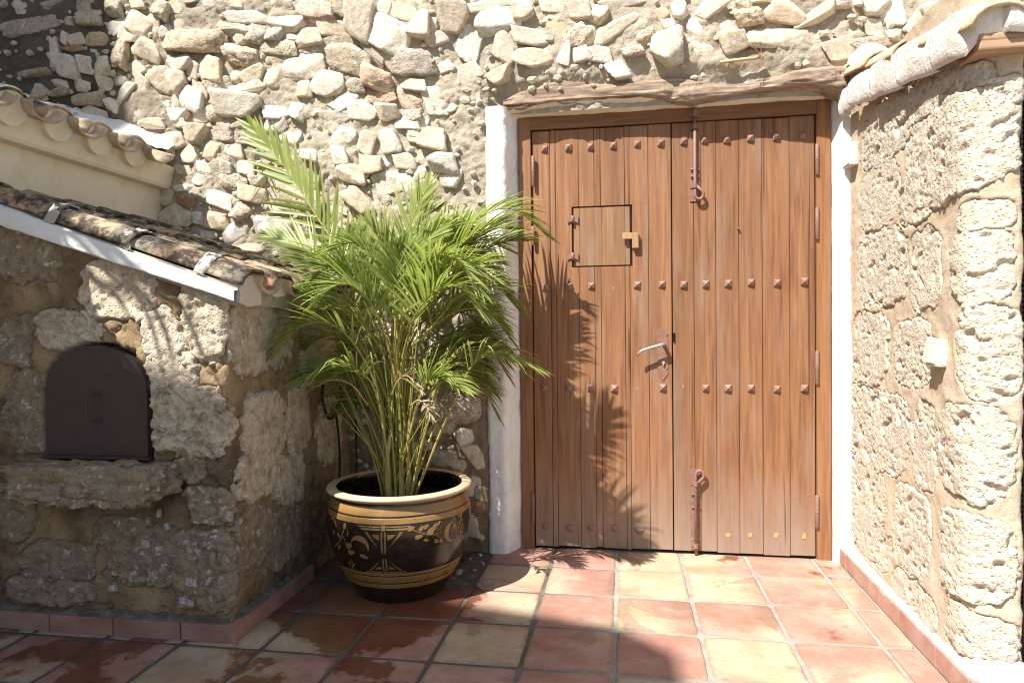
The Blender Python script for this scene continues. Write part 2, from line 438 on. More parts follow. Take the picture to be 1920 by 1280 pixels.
fy = g.ma('ADD', fy, g.ma('MULTIPLY', g.ma('SUBTRACT', oc.outputs[0], .5), 2.6))
c = g.mix(g.ramp(g.ma('ADD', g.ma('MULTIPLY', fy, .5), .5), [(.30, 0), (.70, 1)]), red, yel)
c = g.mix(g.ramp(g.noise(40, 6, .7, q), [(.34, .35), (.46, 0)]), c, (.21,.12,.075))
c = g.mix(g.ma('MULTIPLY', g.ramp(g.noise(2.3, 6, .6, g.addv(q, (5, 2, 1))), [(.56, 0), (.64, 1)]), .4), c, (.25,.135,.09))
sp = g.ramp(g.noise(140, 3, .6, q), [(.30, .7), (.36, 0)]); c = g.mix(sp, c, (.10,.06,.04))
edge = g.ma('MAXIMUM', g.ma('ABSOLUTE', ts.outputs[0]), g.ma('MULTIPLY', g.ma('ABSOLUTE', ts.outputs[1]), .952)); c = g.mix(g.ramp(g.ma('ADD', edge, g.ma('MULTIPLY', g.noise(30, 5, .65, q), .035)), [(.150, 0), (.166, .55)]), c, (.20,.145,.10))
sn = g.ma('ADD', g.noise(2.9, 4, .5, g.addv(q, (2, 7, 4)), .5), g.ma('MULTIPLY', g.ma('SUBTRACT', g.noise(24, 4, .6, p), .5), .10)); c = g.mix(g.ramp(sn, [(.615, 0), (.632, .5)]), c, (.22,.13,.095))
w = wetmask(g, p)
c = g.mix(g.ma('MULTIPLY', w, .9), c, g.mix(1.0, c, (.42,.25,.17), 'MULTIPLY'))
g.base(c)
g.rough(g.mix(w, g.ramp(g.noise(25, 5, .6, p), [(.3, .48), (.7, .66)]), (.10,.10,.10)))
g.bump(g.ma('ADD', g.noise(35, 6, .65, p), g.ma('MULTIPLY', g.noise(7, 3, .5, q), 1.5)), .22, .004)
MAT['floortile'] = g.m
g = G('grout', .9, .2); p = g.pos()
c = g.ramp(g.noise(18, 6, .65, p), [(.3, (.24,.22,.185)), (.7, (.36,.335,.29))])
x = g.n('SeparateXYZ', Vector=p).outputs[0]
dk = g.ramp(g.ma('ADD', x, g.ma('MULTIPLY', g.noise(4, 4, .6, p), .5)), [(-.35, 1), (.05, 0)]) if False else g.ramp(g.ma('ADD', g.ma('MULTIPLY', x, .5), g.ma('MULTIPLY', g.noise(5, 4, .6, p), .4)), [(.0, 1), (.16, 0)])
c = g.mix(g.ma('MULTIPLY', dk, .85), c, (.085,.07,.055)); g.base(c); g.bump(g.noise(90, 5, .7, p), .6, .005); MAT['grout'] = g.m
g = G('kerb_tile', .6, .35); p = g.pos(); oi = g.n('ObjectInfo')
c = g.ramp(g.noise(8, 6, .6, p), [(.3, (.28,.145,.105)), (.5, (.36,.20,.155)), (.7, (.42,.27,.215))]); c = g.mix(.6, c, oi.outputs['Color'], 'MULTIPLY')
g.base(c); g.bump(g.noise(40, 5, .6, p), .2, .004); MAT['kerb'] = g.m
g = G('grey_bedding_mortar', .95, .1); p = g.pos(); g.base(g.ramp(g.noise(20, 6, .7, p), [(.3, (.08,.07,.05)), (.5, (.17,.15,.115)), (.7, (.27,.245,.20))])); g.bump(g.noise(60, 6, .7, p), .9, .01); MAT['bed'] = g.m
g = G('bead', .35, .5); g.base((.10,.062,.040)); MAT['bead'] = g.m
g = G('shade_house_render', .9); g.base((.62,.54,.42)); MAT['house'] = g.m
g = G('palm_trunk', .9); p = g.pos(); g.base(g.ramp(g.noise(10, 5, .6, p), [(.3, (.12,.09,.06)), (.7, (.25,.2,.14))])); MAT['trunk'] = g.m
g = G('filler', .8); p = g.pos(); g.base(g.mix(g.noise(60, 4, .6, p), (.42,.26,.11), (.52,.34,.16))); MAT['filler'] = g.m

# ================================================================== masonry surfaces
class Path:
    """plan polyline with rounded corners; outward normal is to the right of travel"""
    def __init__(s, pts, rad=0.0):
        P = [np.array(p, float) for p in pts]; out = [P[0]]
        for i in range(1, len(P)-1):
            r = rad[i-1] if isinstance(rad, (list, tuple)) else rad
            a = (P[i-1]-P[i]); a /= np.linalg.norm(a); b = (P[i+1]-P[i]); b /= np.linalg.norm(b)
            if r <= 0: out.append(P[i]); continue
            A, B = P[i]+a*r, P[i]+b*r
            for k in range(13):
                t = k/12; out.append((1-t)**2*A + 2*t*(1-t)*P[i] + t*t*B)
        out.append(P[-1]); s.p = np.array(out)
        d = np.diff(s.p, axis=0); L = np.linalg.norm(d, axis=1); s.s = np.concatenate([[0], np.cumsum(L)])
        t = d/L[:,None]; tv = np.vstack([t[:1], (t[:-1]+t[1:]), t[-1:]]); tv /= np.linalg.norm(tv, axis=1)[:,None]
        s.n = np.stack([tv[:,1], -tv[:,0]], 1); s.len = s.s[-1]
    def at(s, q, off):
        x = np.interp(q, s.s, s.p[:,0]); y = np.interp(q, s.s, s.p[:,1])
        nx = np.interp(q, s.s, s.n[:,0]); ny = np.interp(q, s.s, s.n[:,1]); l = np.hypot(nx, ny)
        return x+nx/l*off, y+ny/l*off
    def find(s, x, y):
        """arc length of the plan point nearest (x, y)"""
        q = np.linspace(0, s.len, 2000); X, Y = s.at(q, 0); return float(q[np.argmin((X-x)**2+(Y-y)**2)])

def sheet(path, s0, s1, z0, z1, res, off, keep=None, ztop=None):
    """grid along the path; off(S, Z, pts) -> outward offset"""
    ns = max(2, int((s1-s0)/res)+1); nz = max(2, int((z1-z0)/res)+1)
    S, T = np.meshgrid(np.linspace(s0, s1, ns), np.linspace(0, 1, nz))
    top = z1 if ztop is None else ztop(S)
    Z = z0 + T*(top-z0)
    x, y = path.at(S.ravel(), 0)
    o = off(S.ravel(), Z.ravel(), np.stack([x, y, Z.ravel()], 1))
    x, y = path.at(S.ravel(), o)
    return np.stack([x, y, Z.ravel()], 1).reshape(nz, ns, 3), S, Z

def patch_d(S, Z, P, sc, zc, hw, hh, ang, p, seed, crisp=False):
    c, s_ = math.cos(ang), math.sin(ang)
    u = ((S-sc)*c + (Z-zc)*s_)/hw; v = (-(S-sc)*s_ + (Z-zc)*c)/hh
    k = .55 if crisp else 1.0
    wob = fbm(P*9, 3, seed)*.26*k + fbm(P*34, 3, seed+3)*.14*k + .06
    return 1 - (np.abs(u)**p + np.abs(v)**p)**(1/p) + wob
def stone_patch(parent, path, sc, zc, hw, hh, ang, proud, rough, pits, seed, mat, color, p=3.2, holes=False, crisp=False, res=.007, zmin=-9, ztop=None, tilt=0.0, cut=None):
    """one block of the masonry: its own rough proud face whose edge sinks below the mortar"""
    m = 1.22
    c, s_ = math.cos(ang), math.sin(ang)
    ew = (abs(hw*c)+abs(hh*s_))*m; eh = (abs(hw*s_)+abs(hh*c))*m
    def off(S, Z, P):
        d = patch_d(S, Z, P, sc, zc, hw, hh, ang, p, seed, crisp)
        if crisp:
            o = -.030 + (.030+proud*.6)*sstep(-.03, .07, d)
        else:
            o = -.030 + (.030+proud*.6)*sstep(-.02, .16, d)
        v = (-(S-sc)*s_ + (Z-zc)*c)/hh
        o = o + tilt*v
        big = fbm(P*6, 3, seed+11)*rough*.9
        med = fbm(P*24, 4, seed+17)*rough*.55
        fine = np.abs(fbm(P*80, 3, seed+23))*rough*.40
        if holes:
            Q_ = P*np.array([1, 1, 1.35])
            dens = sstep(-.25, .25, fbm(P*5, 2, seed+41))
            pit = sstep(.20, .34, fbm(Q_*46, 2, seed+29))*pits*(.35+.65*dens) + sstep(.34, .46, fbm(Q_*15, 2, seed+31))*pits*2.0
        else:
            n = fbm(P*48, 3, seed+29)
            pit = sstep(.16, .40, n)*pits*.55 + sstep(.30, .5, fbm(P*22, 2, seed+31))*pits*.8
        o = o + (big+med-fine-pit)*sstep(-.05, .12, d)
        return o if cut is None else np.where(cut(P), -.05, o)
    s0, s1 = max(0, sc-ew), min(path.len, sc+ew)
    z0 = max(zmin, zc-eh); z1 = zc+eh
    P, S, Z = sheet(path, s0, s1, z0, z1, res, off)
    keep = None
    if ztop is not None: keep = Z < ztop(S)
    me, org = grid_mesh('stone', P, True, keep)
    o = link('stone', me, mat, parent, org)
    o.color = (*color, 1)
    return o

# ------------------------------------------------------------------ ground and floor tiles
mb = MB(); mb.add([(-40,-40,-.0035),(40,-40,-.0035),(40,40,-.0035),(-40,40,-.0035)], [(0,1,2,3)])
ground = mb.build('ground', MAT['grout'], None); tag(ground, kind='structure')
terr = empty('floor', (0, -1, 0)); tag(terr, kind='structure')
XL = [-.04+.3065*k for k in range(-10, 4)] + [.990]
YL = [.02, -.266] + [-.266-.3225*k for k in range(1, 8)]
# (how yellow 0..1, direction of the two-tone split 0..1) by column edge and row
TONE = {(8,0):(.12,0),(9,0):(.1,.3),(10,0):(.72,.9),(11,0):(.58,.5),(12,0):(.28,0),(13,0):(.2,0),
        (8,1):(.72,.25),(9,1):(.33,.55),(10,1):(.8,.1),(11,1):(.7,.52),(12,1):(.22,.2),(13,1):(.45,.4),
        (7,2):(.05,0),(8,2):(.6,.0),(9,2):(.2,.8),(10,2):(.55,.55),(11,2):(.3,.9),(12,2):(.25,.1),(13,2):(.32,0),
        (6,3):(.62,.6),(7,3):(.12,.3),(8,3):(.72,.75),(9,3):(.25,.1),(10,3):(.1,0),(11,3):(.86,.2),(12,3):(.42,.8),(13,3):(.15,0),
        (3,4):(.4,.75),(4,4):(.1,.1),(5,4):(.8,.3),(6,4):(.52,.6),(7,4):(.12,.2),(8,4):(.22,.5),(9,4):(.3,.7),(10,4):(.55,.4),(11,4):(.2,.3),(12,4):(.5,.7)}
rg = random.Random(5)
def tile_mesh(w, d, k):
    r2 = random.Random(100+k); bm = bmesh.new(); n = 8
    # slightly pillowed, hand-made outline
    ring = []
    for (ax, ay, bx, by) in ((-1,-1,1,-1),(1,-1,1,1),(1,1,-1,1),(-1,1,-1,-1)):
        for i in range(n):
            t = i/n; e = (r2.random()-.5)*.0022
            x, y = ax+(bx-ax)*t, ay+(by-ay)*t
            if i == 0: x *= .975; y *= .975
            ring.append((x*w/2+(e if ax == bx else 0), y*d/2+(e if ay == by else 0)))
    m = MB(); N = len(ring)
    lv = []
    for (sc, z) in ((1, -.016), (1, -.0035), (.985, -.0006), (.95, .0002), (.6, .0007)):
        lv.append([(x*sc if abs(sc-1) > 1e-6 else x, y*sc, z + (r2.random()-.5)*.0004) for x, y in ring])
    vs = [v for l in lv for v in l] + [(0,0,.0008)]
    fs = []
    for a in range(len(lv)-1):
        for i in range(N): fs.append((a*N+i, a*N+(i+1) % N, (a+1)*N+(i+1) % N, (a+1)*N+i))
    b = (len(lv)-1)*N
    for i in range(N): fs.append((b+i, b+(i+1) % N, len(vs)-1))
    m.add(vs, fs); return m.mesh('tile', True)
TM = [tile_mesh(.297, .312, k) for k in range(6)]
for i in range(len(XL)-1):
    for j in range(len(YL)-1):
        x0, x1, y1, y0 = XL[i], XL[i+1], YL[j], YL[j+1]
        if x1 < -1.32 and j < 3: continue                 # under the oven block
        if x1 < -.60 and j < 2: continue                  # planting hole and the wall corner
        if i < 7 and j == 2 and x1 < -1.3: continue
        gw = .014
        w, d = x1-x0-gw, y0-y1 if False else y1-y0-gw
        o = link('tile', TM[rg.randrange(6)], MAT['floortile'], terr, ((x0+x1)/2, (y0+y1)/2, rg.uniform(-.0008, .0008)))
        o.scale = (w/.297, d/.312, 1)
        o.rotation_euler = (rg.uniform(-.003,.003), rg.uniform(-.003,.003), rg.uniform(-.006,.006))
        yv, dv = TONE.get((i, j), (rg.choice((.15,.2,.3,.5,.75)), rg.random()))
        o.color = (yv, dv, rg.random(), 1)

# ------------------------------------------------------------------ main rubble wall
WY = -.10
wall = empty('stone_wall', (0, 0, 0))
tag(wall, 'pale rubble stone wall with sandy mortar around the wooden double door', 'wall')
wpath = Path([(-4.2, WY), (2.6, WY)])
def woff(S, Z, P):
    f = fbm(P*38, 4, 19)
    return -.03*sstep(2.36, 2.26, Z)*sstep(-.70, -.60, P[:,0])*sstep(1.2, 1.1, P[:,0]) + fbm(P*3.1, 4, 3)*.022 + fbm(P*13, 4, 9)*.010 + f*.0045 + np.maximum(0, fbm(P*75, 2, 29)-.15)*.010
P, S, Z = sheet(wpath, 0, 6.8, -.05, 3.35, .0085, woff)
XX = P[:,:,0]
keep = ~((XX > -.60) & (XX < 1.06) & (Z < 2.17)) & ~((XX > 1.10) & (Z < 1.9)) & ~((XX < -2.75) & (Z < 1.2))
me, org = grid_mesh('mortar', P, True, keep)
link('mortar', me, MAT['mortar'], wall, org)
mb = MB()
mb.box(-4.3, -.66, -.045, .45, -.05, 3.4); mb.box(-.66, 2.7, -.045, .45, 2.26, 3.4); mb.box(1.02, 2.7, -.045, .45, -.05, 2.26)
mb.box(-.66, 1.02, .14, .45, -.05, 2.26)
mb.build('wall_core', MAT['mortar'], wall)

CREAM, WHITE, PINK, GREY, DARK, ROSE = 0, 1, 2, 3, 4, 5
SC_COL = {CREAM: (.66,.59,.475), WHITE: (.75,.71,.635), PINK: (.62,.505,.39), GREY: (.52,.465,.375), DARK: (.36,.20,.11), ROSE: (.62,.44,.345)}
def rock_mesh(seed, porous=False):
    rr = np.random.RandomState(seed)
    bm = bmesh.new(); bmesh.ops.create_icosphere(bm, subdivisions=4, radius=1)
    D = np.array([v.co[:] for v in bm.verts]); D /= np.linalg.norm(D, axis=1)[:,None]
    k = rr.randint(5, 10)
    Nn = rr.normal(size=(k, 3)); Nn[:,1] *= 1.15; Nn /= np.linalg.norm(Nn, axis=1)[:,None]
    Nn = np.vstack([Nn, [[rr.uniform(-.3,.3), -1, rr.uniform(-.1,.5)], [1,0,.2],[-1,.1,-.2],[.1,0,1],[-.2,0,-1]]]); Nn /= np.linalg.norm(Nn, axis=1)[:,None]
    H = rr.uniform(.66, 1.0, len(Nn)); H[k] = rr.uniform(.55, .8)
    q = np.maximum(D@Nn.T, 1e-4)/H
    r = (q**(12 if porous else 34)).sum(1)**(-1/(12 if porous else 34))
    V = D*r[:,None]
    a = .085 if porous else .05
    V = V*(1 + a*fbm(V*3.2+seed, 4, seed)[:,None] + a*.6*fbm(V*9+seed, 3, seed+5)[:,None])
    if porous: V = V*(1-.10*sstep(.08, .4, fbm(V*7+seed, 3, seed+9)))[:,None]
    for c in (0, 1, 2): V[:,c] /= np.abs(V[:,c]).max() if c == 1 else (np.abs(V[:,c]).max())
    for v, co in zip(bm.verts, V): v.co = co
    for f in bm.faces: f.smooth = True
    me = bpy.data.meshes.new('stone'); bm.to_mesh(me); bm.free(); return me
RK = [rock_mesh(40+i) for i in range(26)]
RP = [rock_mesh(140+i, True) for i in range(12)]
for m_ in RK: m_.materials.append(MAT['stone'])
for m_ in RP: m_.materials.append(MAT['porous'])

TR = []     # every stone measured on the photograph: pixel centre, size, tilt, kind
def crop(ox, oy, k, lst):
    for e in lst:
        e = list(e)+[0, 0][:max(0, 6-len(e))]
        TR.append((ox+e[0]*k, oy+e[1]*k, e[2]*k, e[3]*k, e[4], e[5]))
K = .1757
crop(200, 0, K, [(80,90,200,190,0,3),(330,50,170,100,0,0),(600,120,190,190,20,3),(760,80,180,170,0,0),(930,15,180,60,0,0),(1160,60,260,200,0,3),(1400,50,140,100,0,0),(1580,50,180,110,0,0),(1480,190,470,140,3,1),(1340,320,380,140,5,3),(1620,390,260,200,15,3),(130,290,240,150,-25,1),(370,290,290,230,30,0),(515,270,150,200,10,0),(270,380,220,170,20,0),(640,330,150,100,-25,1),(820,270,220,120,-15,2),(970,470,660,230,5,2),(170,590,180,280,10,2),(450,560,270,220,20,0),(1430,430,150,100,0,0),(1480,620,400,230,10,2),(330,740,210,150,-15,0),(830,690,250,190,-20,0),(580,850,300,240,15,0),(930,760,130,170,20,0),(1110,750,270,230,5,0),(1400,810,180,120,-20,2),(1590,800,270,150,-30,0),(790,900,220,200,0,0),(400,950,210,220,30,0),(200,1000,290,100,-40,1),(160,860,180,120,0,3),(1210,920,280,160,-15,3),(1530,940,360,90,-8,0),(600,1100,260,140,20,1),(740,1060,160,110,35,0),(940,1090,290,250,20,1),(1010,950,200,120,30,0),(320,1150,130,260,-25,1),(60,1110,150,140,20,1),(1440,1130,520,250,3,1),(780,1230,190,130,0,1),(1030,1230,200,150,0,1),(510,1260,180,90,0,0),(1180,1210,180,170,0,2)])
crop(500, 0, K, [(130,80,310,190,0,3),(530,130,420,230,10,5),(230,260,340,170,0,1),(830,90,320,220,15,3),(1020,220,330,380,20,0),(1260,110,190,220,0,0),(1530,100,400,260,0,0),(1640,290,240,270,10,0),(1330,400,400,310,20,1),(700,310,300,160,5,0),(450,420,270,160,-10,2),(620,490,500,120,-20,3),(100,390,210,130,0,3),(150,500,360,170,8,3),(270,400,120,80,0,0),(880,640,510,310,15,3),(1140,560,340,130,45,3),(1520,680,560,240,5,3),(390,720,430,280,10,0),(80,840,220,240,0,0),(690,900,340,240,10,0),(410,960,160,180,0,0),(180,1030,320,160,-5,1),(950,920,180,160,0,3),(1190,860,360,210,20,5),(1200,1040,330,140,0,5),(1530,1070,270,200,10,5),(1570,920,260,130,5,0),(840,1090,270,130,-35,1),(640,1070,180,100,15,0),(470,1120,190,140,10,0),(1030,1190,310,190,5,1),(330,1190,190,180,20,1),(110,1210,240,150,0,1),(1320,1210,260,170,0,0),(720,1240,320,110,0,1),(1570,1240,190,120,0,2),(90,650,200,100,0,3)])
crop(800, 0, K, [(310,190,310,330,0,0),(620,70,470,120,-8,1),(730,230,420,240,-15,1),(1040,140,230,240,0,0),(1340,60,290,150,0,0),(1430,290,270,250,-10,2),(1630,120,220,210,0,0),(1620,400,240,180,-50,2),(470,490,270,350,20,1),(820,500,250,250,25,0),(1110,400,350,170,10,0),(1170,620,430,170,10,0),(1470,590,130,240,10,1),(1650,590,180,160,-15,1),(440,780,310,170,-20,0),(780,810,240,140,-30,0),(90,420,230,150,-20,0),(40,270,150,160,0,0),(520,1010,110,120,0,0)])
crop(1100, 0, K, [(90,150,250,190,10,0),(410,50,440,110,-5,0),(290,320,440,180,-35,0),(710,190,260,130,-20,2),(620,370,170,140,0,2),(980,100,180,210,0,1),(1300,80,320,210,-40,0),(1650,60,140,130,0,0),(900,260,180,90,-10,1),(1150,300,170,190,10,1),(1380,300,280,230,-30,0),(860,500,380,340,25,1),(1230,530,230,150,10,0),(1580,470,280,220,-10,0),(490,560,220,110,-10,3),(120,570,270,190,5,1),(30,360,120,200,0,0)])
crop(1380, 0, K, [(160,190,280,220,-10,2),(520,160,360,240,10,2),(860,160,400,150,-35,0),(420,420,620,180,3,0),(1090,530,290,230,-20,2),(1470,310,180,190,0,0),(1480,70,260,180,0,1),(1670,120,250,260,0,1),(260,10,160,40,0,0),(1100,60,200,90,0,3),(1430,470,340,110,-5,2),(1680,380,140,100,0,0),(1330,30,130,80,0,0)])
crop(200, 225, K, [(500,40,270,120,0,0),(790,40,160,130,0,0),(570,150,140,200,0,0),(720,230,220,160,-15,0),(990,150,210,200,0,0),(1240,130,240,200,0,2),(1420,50,200,80,0,0),(880,370,200,170,0,1),(690,360,90,110,0,1),(1140,350,150,200,20,2),(1360,340,190,160,0,0),(1490,230,170,80,0,0),(820,540,170,100,0,0),(1060,530,190,130,10,0),(1280,520,190,140,15,1),(1490,500,200,170,10,1),(1020,640,170,110,10,1),(1360,660,270,150,5,3),(1200,830,320,190,15,1),(1570,800,300,150,10,2),(840,730,210,70,-5,1),(650,810,140,190,20,0),(860,870,180,120,5,4),(720,1030,290,220,15,0),(870,1060,130,160,0,1),(985,1050,90,130,0,1),(1170,1080,270,180,5,2),(1450,1010,200,190,30,2),(1100,1230,170,100,0,1),(1400,1200,280,200,-10,1),(1660,1140,120,160,0,1),(1620,650,150,100,0,0)])
crop(500, 225, K, [(100,70,240,160,0,1),(830,180,280,200,20,1),(1080,220,200,270,25,0),(1320,240,190,260,-15,1),(1500,40,240,120,0,1),(1560,160,130,150,0,0),(600,210,180,130,0,0),(790,390,190,180,0,1),(900,560,320,210,10,0),(1110,470,240,190,10,0),(1270,440,130,120,0,1),(1470,440,240,190,0,0),(1340,670,420,220,-10,1),(200,780,330,210,10,0),(210,440,200,100,0,0),(230,560,250,110,10,0),(1000,880,220,290,-30,0),(470,930,280,300,35,2),(1260,850,130,130,0,2),(140,950,290,80,0,0),(130,1120,320,140,5,1),(260,200,240,190,0,1),(1640,580,140,160,0,1)])
crop(0, 0, K, [(40,50,120,80,0,3),(270,95,220,130,0,1),(600,60,290,120,-5,3),(910,70,150,150,0,3),(960,200,260,150,0,3),(330,290,640,170,-8,3),(740,220,100,110,0,3),(590,520,120,190,0,1),(710,420,80,110,20,1),(830,430,180,120,-10,1),(1030,420,240,130,0,2),(820,530,260,60,-5,4),(1010,600,90,130,0,1),(1050,660,90,180,0,2),(580,680,80,90,0,1),(740,730,270,220,5,1),(920,710,170,190,0,1),(1110,710,160,190,0,1),(650,890,170,90,10,1),(890,920,170,110,10,1),(1120,890,160,130,0,1),(960,1060,330,130,0,2),(370,780,360,80,0,3),(640,990,210,70,-5,3),(1050,1210,280,90,20,1)])
crop(700, 150, K, [(660,250,230,310,-10,1),(440,430,260,200,-10,1),(430,560,120,110,0,0),(620,630,300,220,5,0),(730,880,300,230,0,1),(820,1050,220,180,0,1),(850,300,120,90,0,0)])
crop(380, 400, K, [(500,370,420,120,0,0),(800,140,390,170,0,1),(930,410,200,130,0,0),(980,560,230,110,0,1),(1240,330,200,150,0,2),(1210,580,260,160,10,5),(1480,420,180,150,0,0),(1500,220,200,160,10,0)])
crop(740, 700, .2736, [(410,240,350,190,5,3),(480,440,140,120,0,1),(560,560,100,180,-30,0),(540,760,110,130,0,0),(330,360,150,90,0,3),(270,380,90,90,0,2),(220,490,90,100,0,2),(590,820,80,100,0,0),(570,900,90,80,0,4),(330,560,180,120,10,3),(430,620,110,90,0,0),(130,300,160,130,0,3),(120,520,150,140,0,3),(420,1000,120,100,0,3),(520,1040,110,120,0,0)])
crop(0, 0, 1.0, [(1795,30,110,50,-8,0),(1870,10,110,50,0,1),(1735,45,60,40,0,0),(660,560,60,45,0,0),(720,520,70,50,10,0),(790,560,70,50,0,1),(850,520,60,60,0,0),(690,640,60,50,0,2),(760,640,70,55,0,3),(840,640,60,50,0,0),(890,590,40,60,0,0),(880,450,55,50,0,0),(650,470,50,50,0,0),(700,470,60,40,0,1),(780,450,60,50,0,0),(845,420,50,40,0,0)])
rr = random.Random(11)
BIG = sorted(TR, key=lambda e: -e[2]*e[3])
for n_, (px, py, w, h, ang, kd) in enumerate(BIG):
    c = onY(px, py, WY)
    dep = float((c-CAM)@FWD); k = dep/FPX
    sw, sh = w*k/2*1.30, h*k/2*1.30
    if -.62 < c[0] < 1.0 and c[2]-sh*.6 < 2.20: continue
    por = kd in (GREY, ROSE) or (kd == PINK and rr.random() < .5)
    me = rr.choice(RP if por else RK)
    sd = max(.028, min(.085, min(sw, sh)*rr.uniform(.62, .95)))
    o = link('stone', me, None, wall, (c[0], WY+.004-rr.uniform(0, .014), c[2]))
    o.scale = (sw, sd, sh)
    fl = rr.choice((0, math.pi))
    o.rotation_euler = (rr.uniform(-.12, .12), R(ang)+fl, rr.uniform(-.10, .10))
    b = SC_COL[kd]; f = rr.uniform(.88, 1.1)
    o.color = (b[0]*f, b[1]*f*rr.uniform(.955, 1.0), b[2]*f*rr.uniform(.86, .99), 1)
# hearting: smaller stones wedged into the gaps that are left
ell = []
for (px, py, w, h, ang, kd) in BIG:
    c = onY(px, py, WY); k = float((c-CAM)@FWD)/FPX; ell.append((c[0], c[2], (w*k*.5+h*k*.5)*.62))
E_ = np.array(ell); extra = 0; left = 298-len([o for o in wall.children if o.name.startswith('stone')])
for _ in range(9000):
    if extra >= left: break
    x, z = rr.uniform(-3.2, 1.5), rr.uniform(1.25, 3.0)
    if -.72 < x < 1.08 and z < 2.30: continue
    if x > .98 and z < 2.3: continue
    gap = float((np.hypot(E_[:,0]-x, E_[:,1]-z)-E_[:,2]).min())
    if gap < .020: continue
    r_ = min(gap*1.12, .05); por = rr.random() < .3
    o = link('stone', rr.choice(RP if por else RK), None, wall, (x, WY+.004-rr.uniform(0, .012), z)); o.scale = (r_*rr.uniform(1.0,1.35), max(.024, r_*.9), r_*rr.uniform(.75,1.05)); o.rotation_euler = (rr.uniform(-.12,.12), rr.uniform(-.5,.5), 0)
    b = SC_COL[GREY if por else rr.choice((CREAM, CREAM, WHITE, PINK))]; f = rr.uniform(.88, 1.08); o.color = (b[0]*f, b[1]*f, b[2]*f, 1)
    E_ = np.vstack([E_, [x, z, r_*.9]]); BIG.append((*(CX+FPX*((np.array([x, WY, z])-CAM)@RGT)/((np.array([x, WY, z])-CAM)@FWD), 0) , 0)) if False else None
    extra += 1
placed_extra = [(float(a), float(b), float(c)) for a, b, c in E_[len(BIG):]]
print('stones', len(BIG), 'extra', extra)
# gallets: small chips pressed into the joints, too small to pick apart
mb = MB(); placed = [(onY(e[0], e[1], WY)[0], onY(e[0], e[1], WY)[2], max(e[2], e[3])*.0013) for e in BIG] + placed_extra
ch = []
for _ in range(4200):
    x, z = rr.uniform(-3.6, 2.2), rr.uniform(.05, 3.2)
    if -.68 < x < 1.05 and z < 2.27: continue
    if x > 1.05 and z < 2.2: continue
    if any((x-a)**2+(z-b)**2 < (r*.8+.012)**2 for a, b, r in placed): continue
    ch.append((x, z)); placed.append((x, z, .022))
    bm = bmesh.new(); bmesh.ops.create_icosphere(bm, subdivisions=1, radius=1)
    s = rr.uniform(.008, .022); q = Matrix.Rotation(rr.uniform(0, 6.3), 4, Vector((rr.random(), rr.random(), rr.random())).normalized())
    sx = rr.uniform(.8, 1.7)
    for v in bm.verts:
        co = v.co.copy(); co *= rr.uniform(.72, 1.15); co = q@co
        v.co = Vector((x+co.x*s*sx, WY-.008+co.y*s*.8, z+co.z*s))
    mb.bm(bm)
hi = []
for _ in range(1500):      # the courses above the picture's edge
    x, z = rr.uniform(-3.9, 2.4), rr.uniform(2.55, 3.3)
    v = np.array([x, WY, z])-CAM
    if CY-FPX*(v@UPV)/(v@FWD) > -40: continue
    s = rr.uniform(.03, .075)
    if any((x-a)**2+(z-b)**2 < ((r+s)*.85)**2 for a, b, r in hi): continue
    hi.append((x, z, s)); src = rr.choice(RK); co = np.empty(len(src.vertices)*3); src.vertices.foreach_get('co', co); co = co.reshape(-1, 3)*np.array([s*1.2, .05, s*.85])+np.array([x, WY, z])
    mb.add(co, [tuple(f.vertices) for f in src.polygons])
if mb.v:
    o = mb.build('gallets', MAT['stone'], wall, smooth=False); o.color = (.56,.49,.38,1); tag(o, kind='stuff')
print('chips', len(ch))

# plastered jambs and soffit
def plaster_strip(name, pts, rad, z0, z1, amp, mat, parent, res=.008, seed=0, ztop=None):
    pa = Path(pts, rad)
    def off(S, Z, P): return fbm(P*6, 3, seed)*amp + fbm(P*30, 3, seed+4)*amp*.35
    P, S, Z = sheet(pa, 0, pa.len, z0, z1, res, off, ztop=ztop)
    me, org = grid_mesh(name, P, True); return link(name, me, mat, parent, org)
plaster_strip('jamb_plaster', [(-.672,-.03),(-.668,-.118),(-.572,-.122),(-.508,.03)], [.02,.03], -.01, 2.205, .007, MAT['white'], wall, seed=31)
plaster_strip('jamb_plaster', [(.957,.03),(1.0,-.085),(1.035,-.10)], [.02], -.01, 2.2, .004, MAT['white'], wall, seed=35)
# cream soffit between beam and door head
top = [(-.66,2.19),(-.57,2.165),(-.45,2.20),(-.36,2.215),(-.2,2.195),(0,2.197),(.2,2.205),(.35,2.19),(.5,2.195),(.7,2.215),(.85,2.225),(.95,2.21),(1.02,2.16)]
tx, tz = np.array(top).T
xs = np.linspace(-.60, 1.03, 150); vv = np.linspace(0, 1, 14)
Xg, Vg = np.meshgrid(xs, vv)
zf = np.interp(Xg, tx, tz)+.014; zb = 2.163
Yg = -.095+.125*Vg; Zg = zf*(1-Vg)**1.5+zb*(1-(1-Vg)**1.5) - .0
P = np.stack([Xg, Yg, Zg], -1); n_ = fbm(P.reshape(-1,3)*9, 3, 5).reshape(Xg.shape)*.006
P[:,:,2] += n_
me, org = grid_mesh('soffit_plaster', P, True); link('soffit_plaster', me, MAT['reveal'], wall, org)

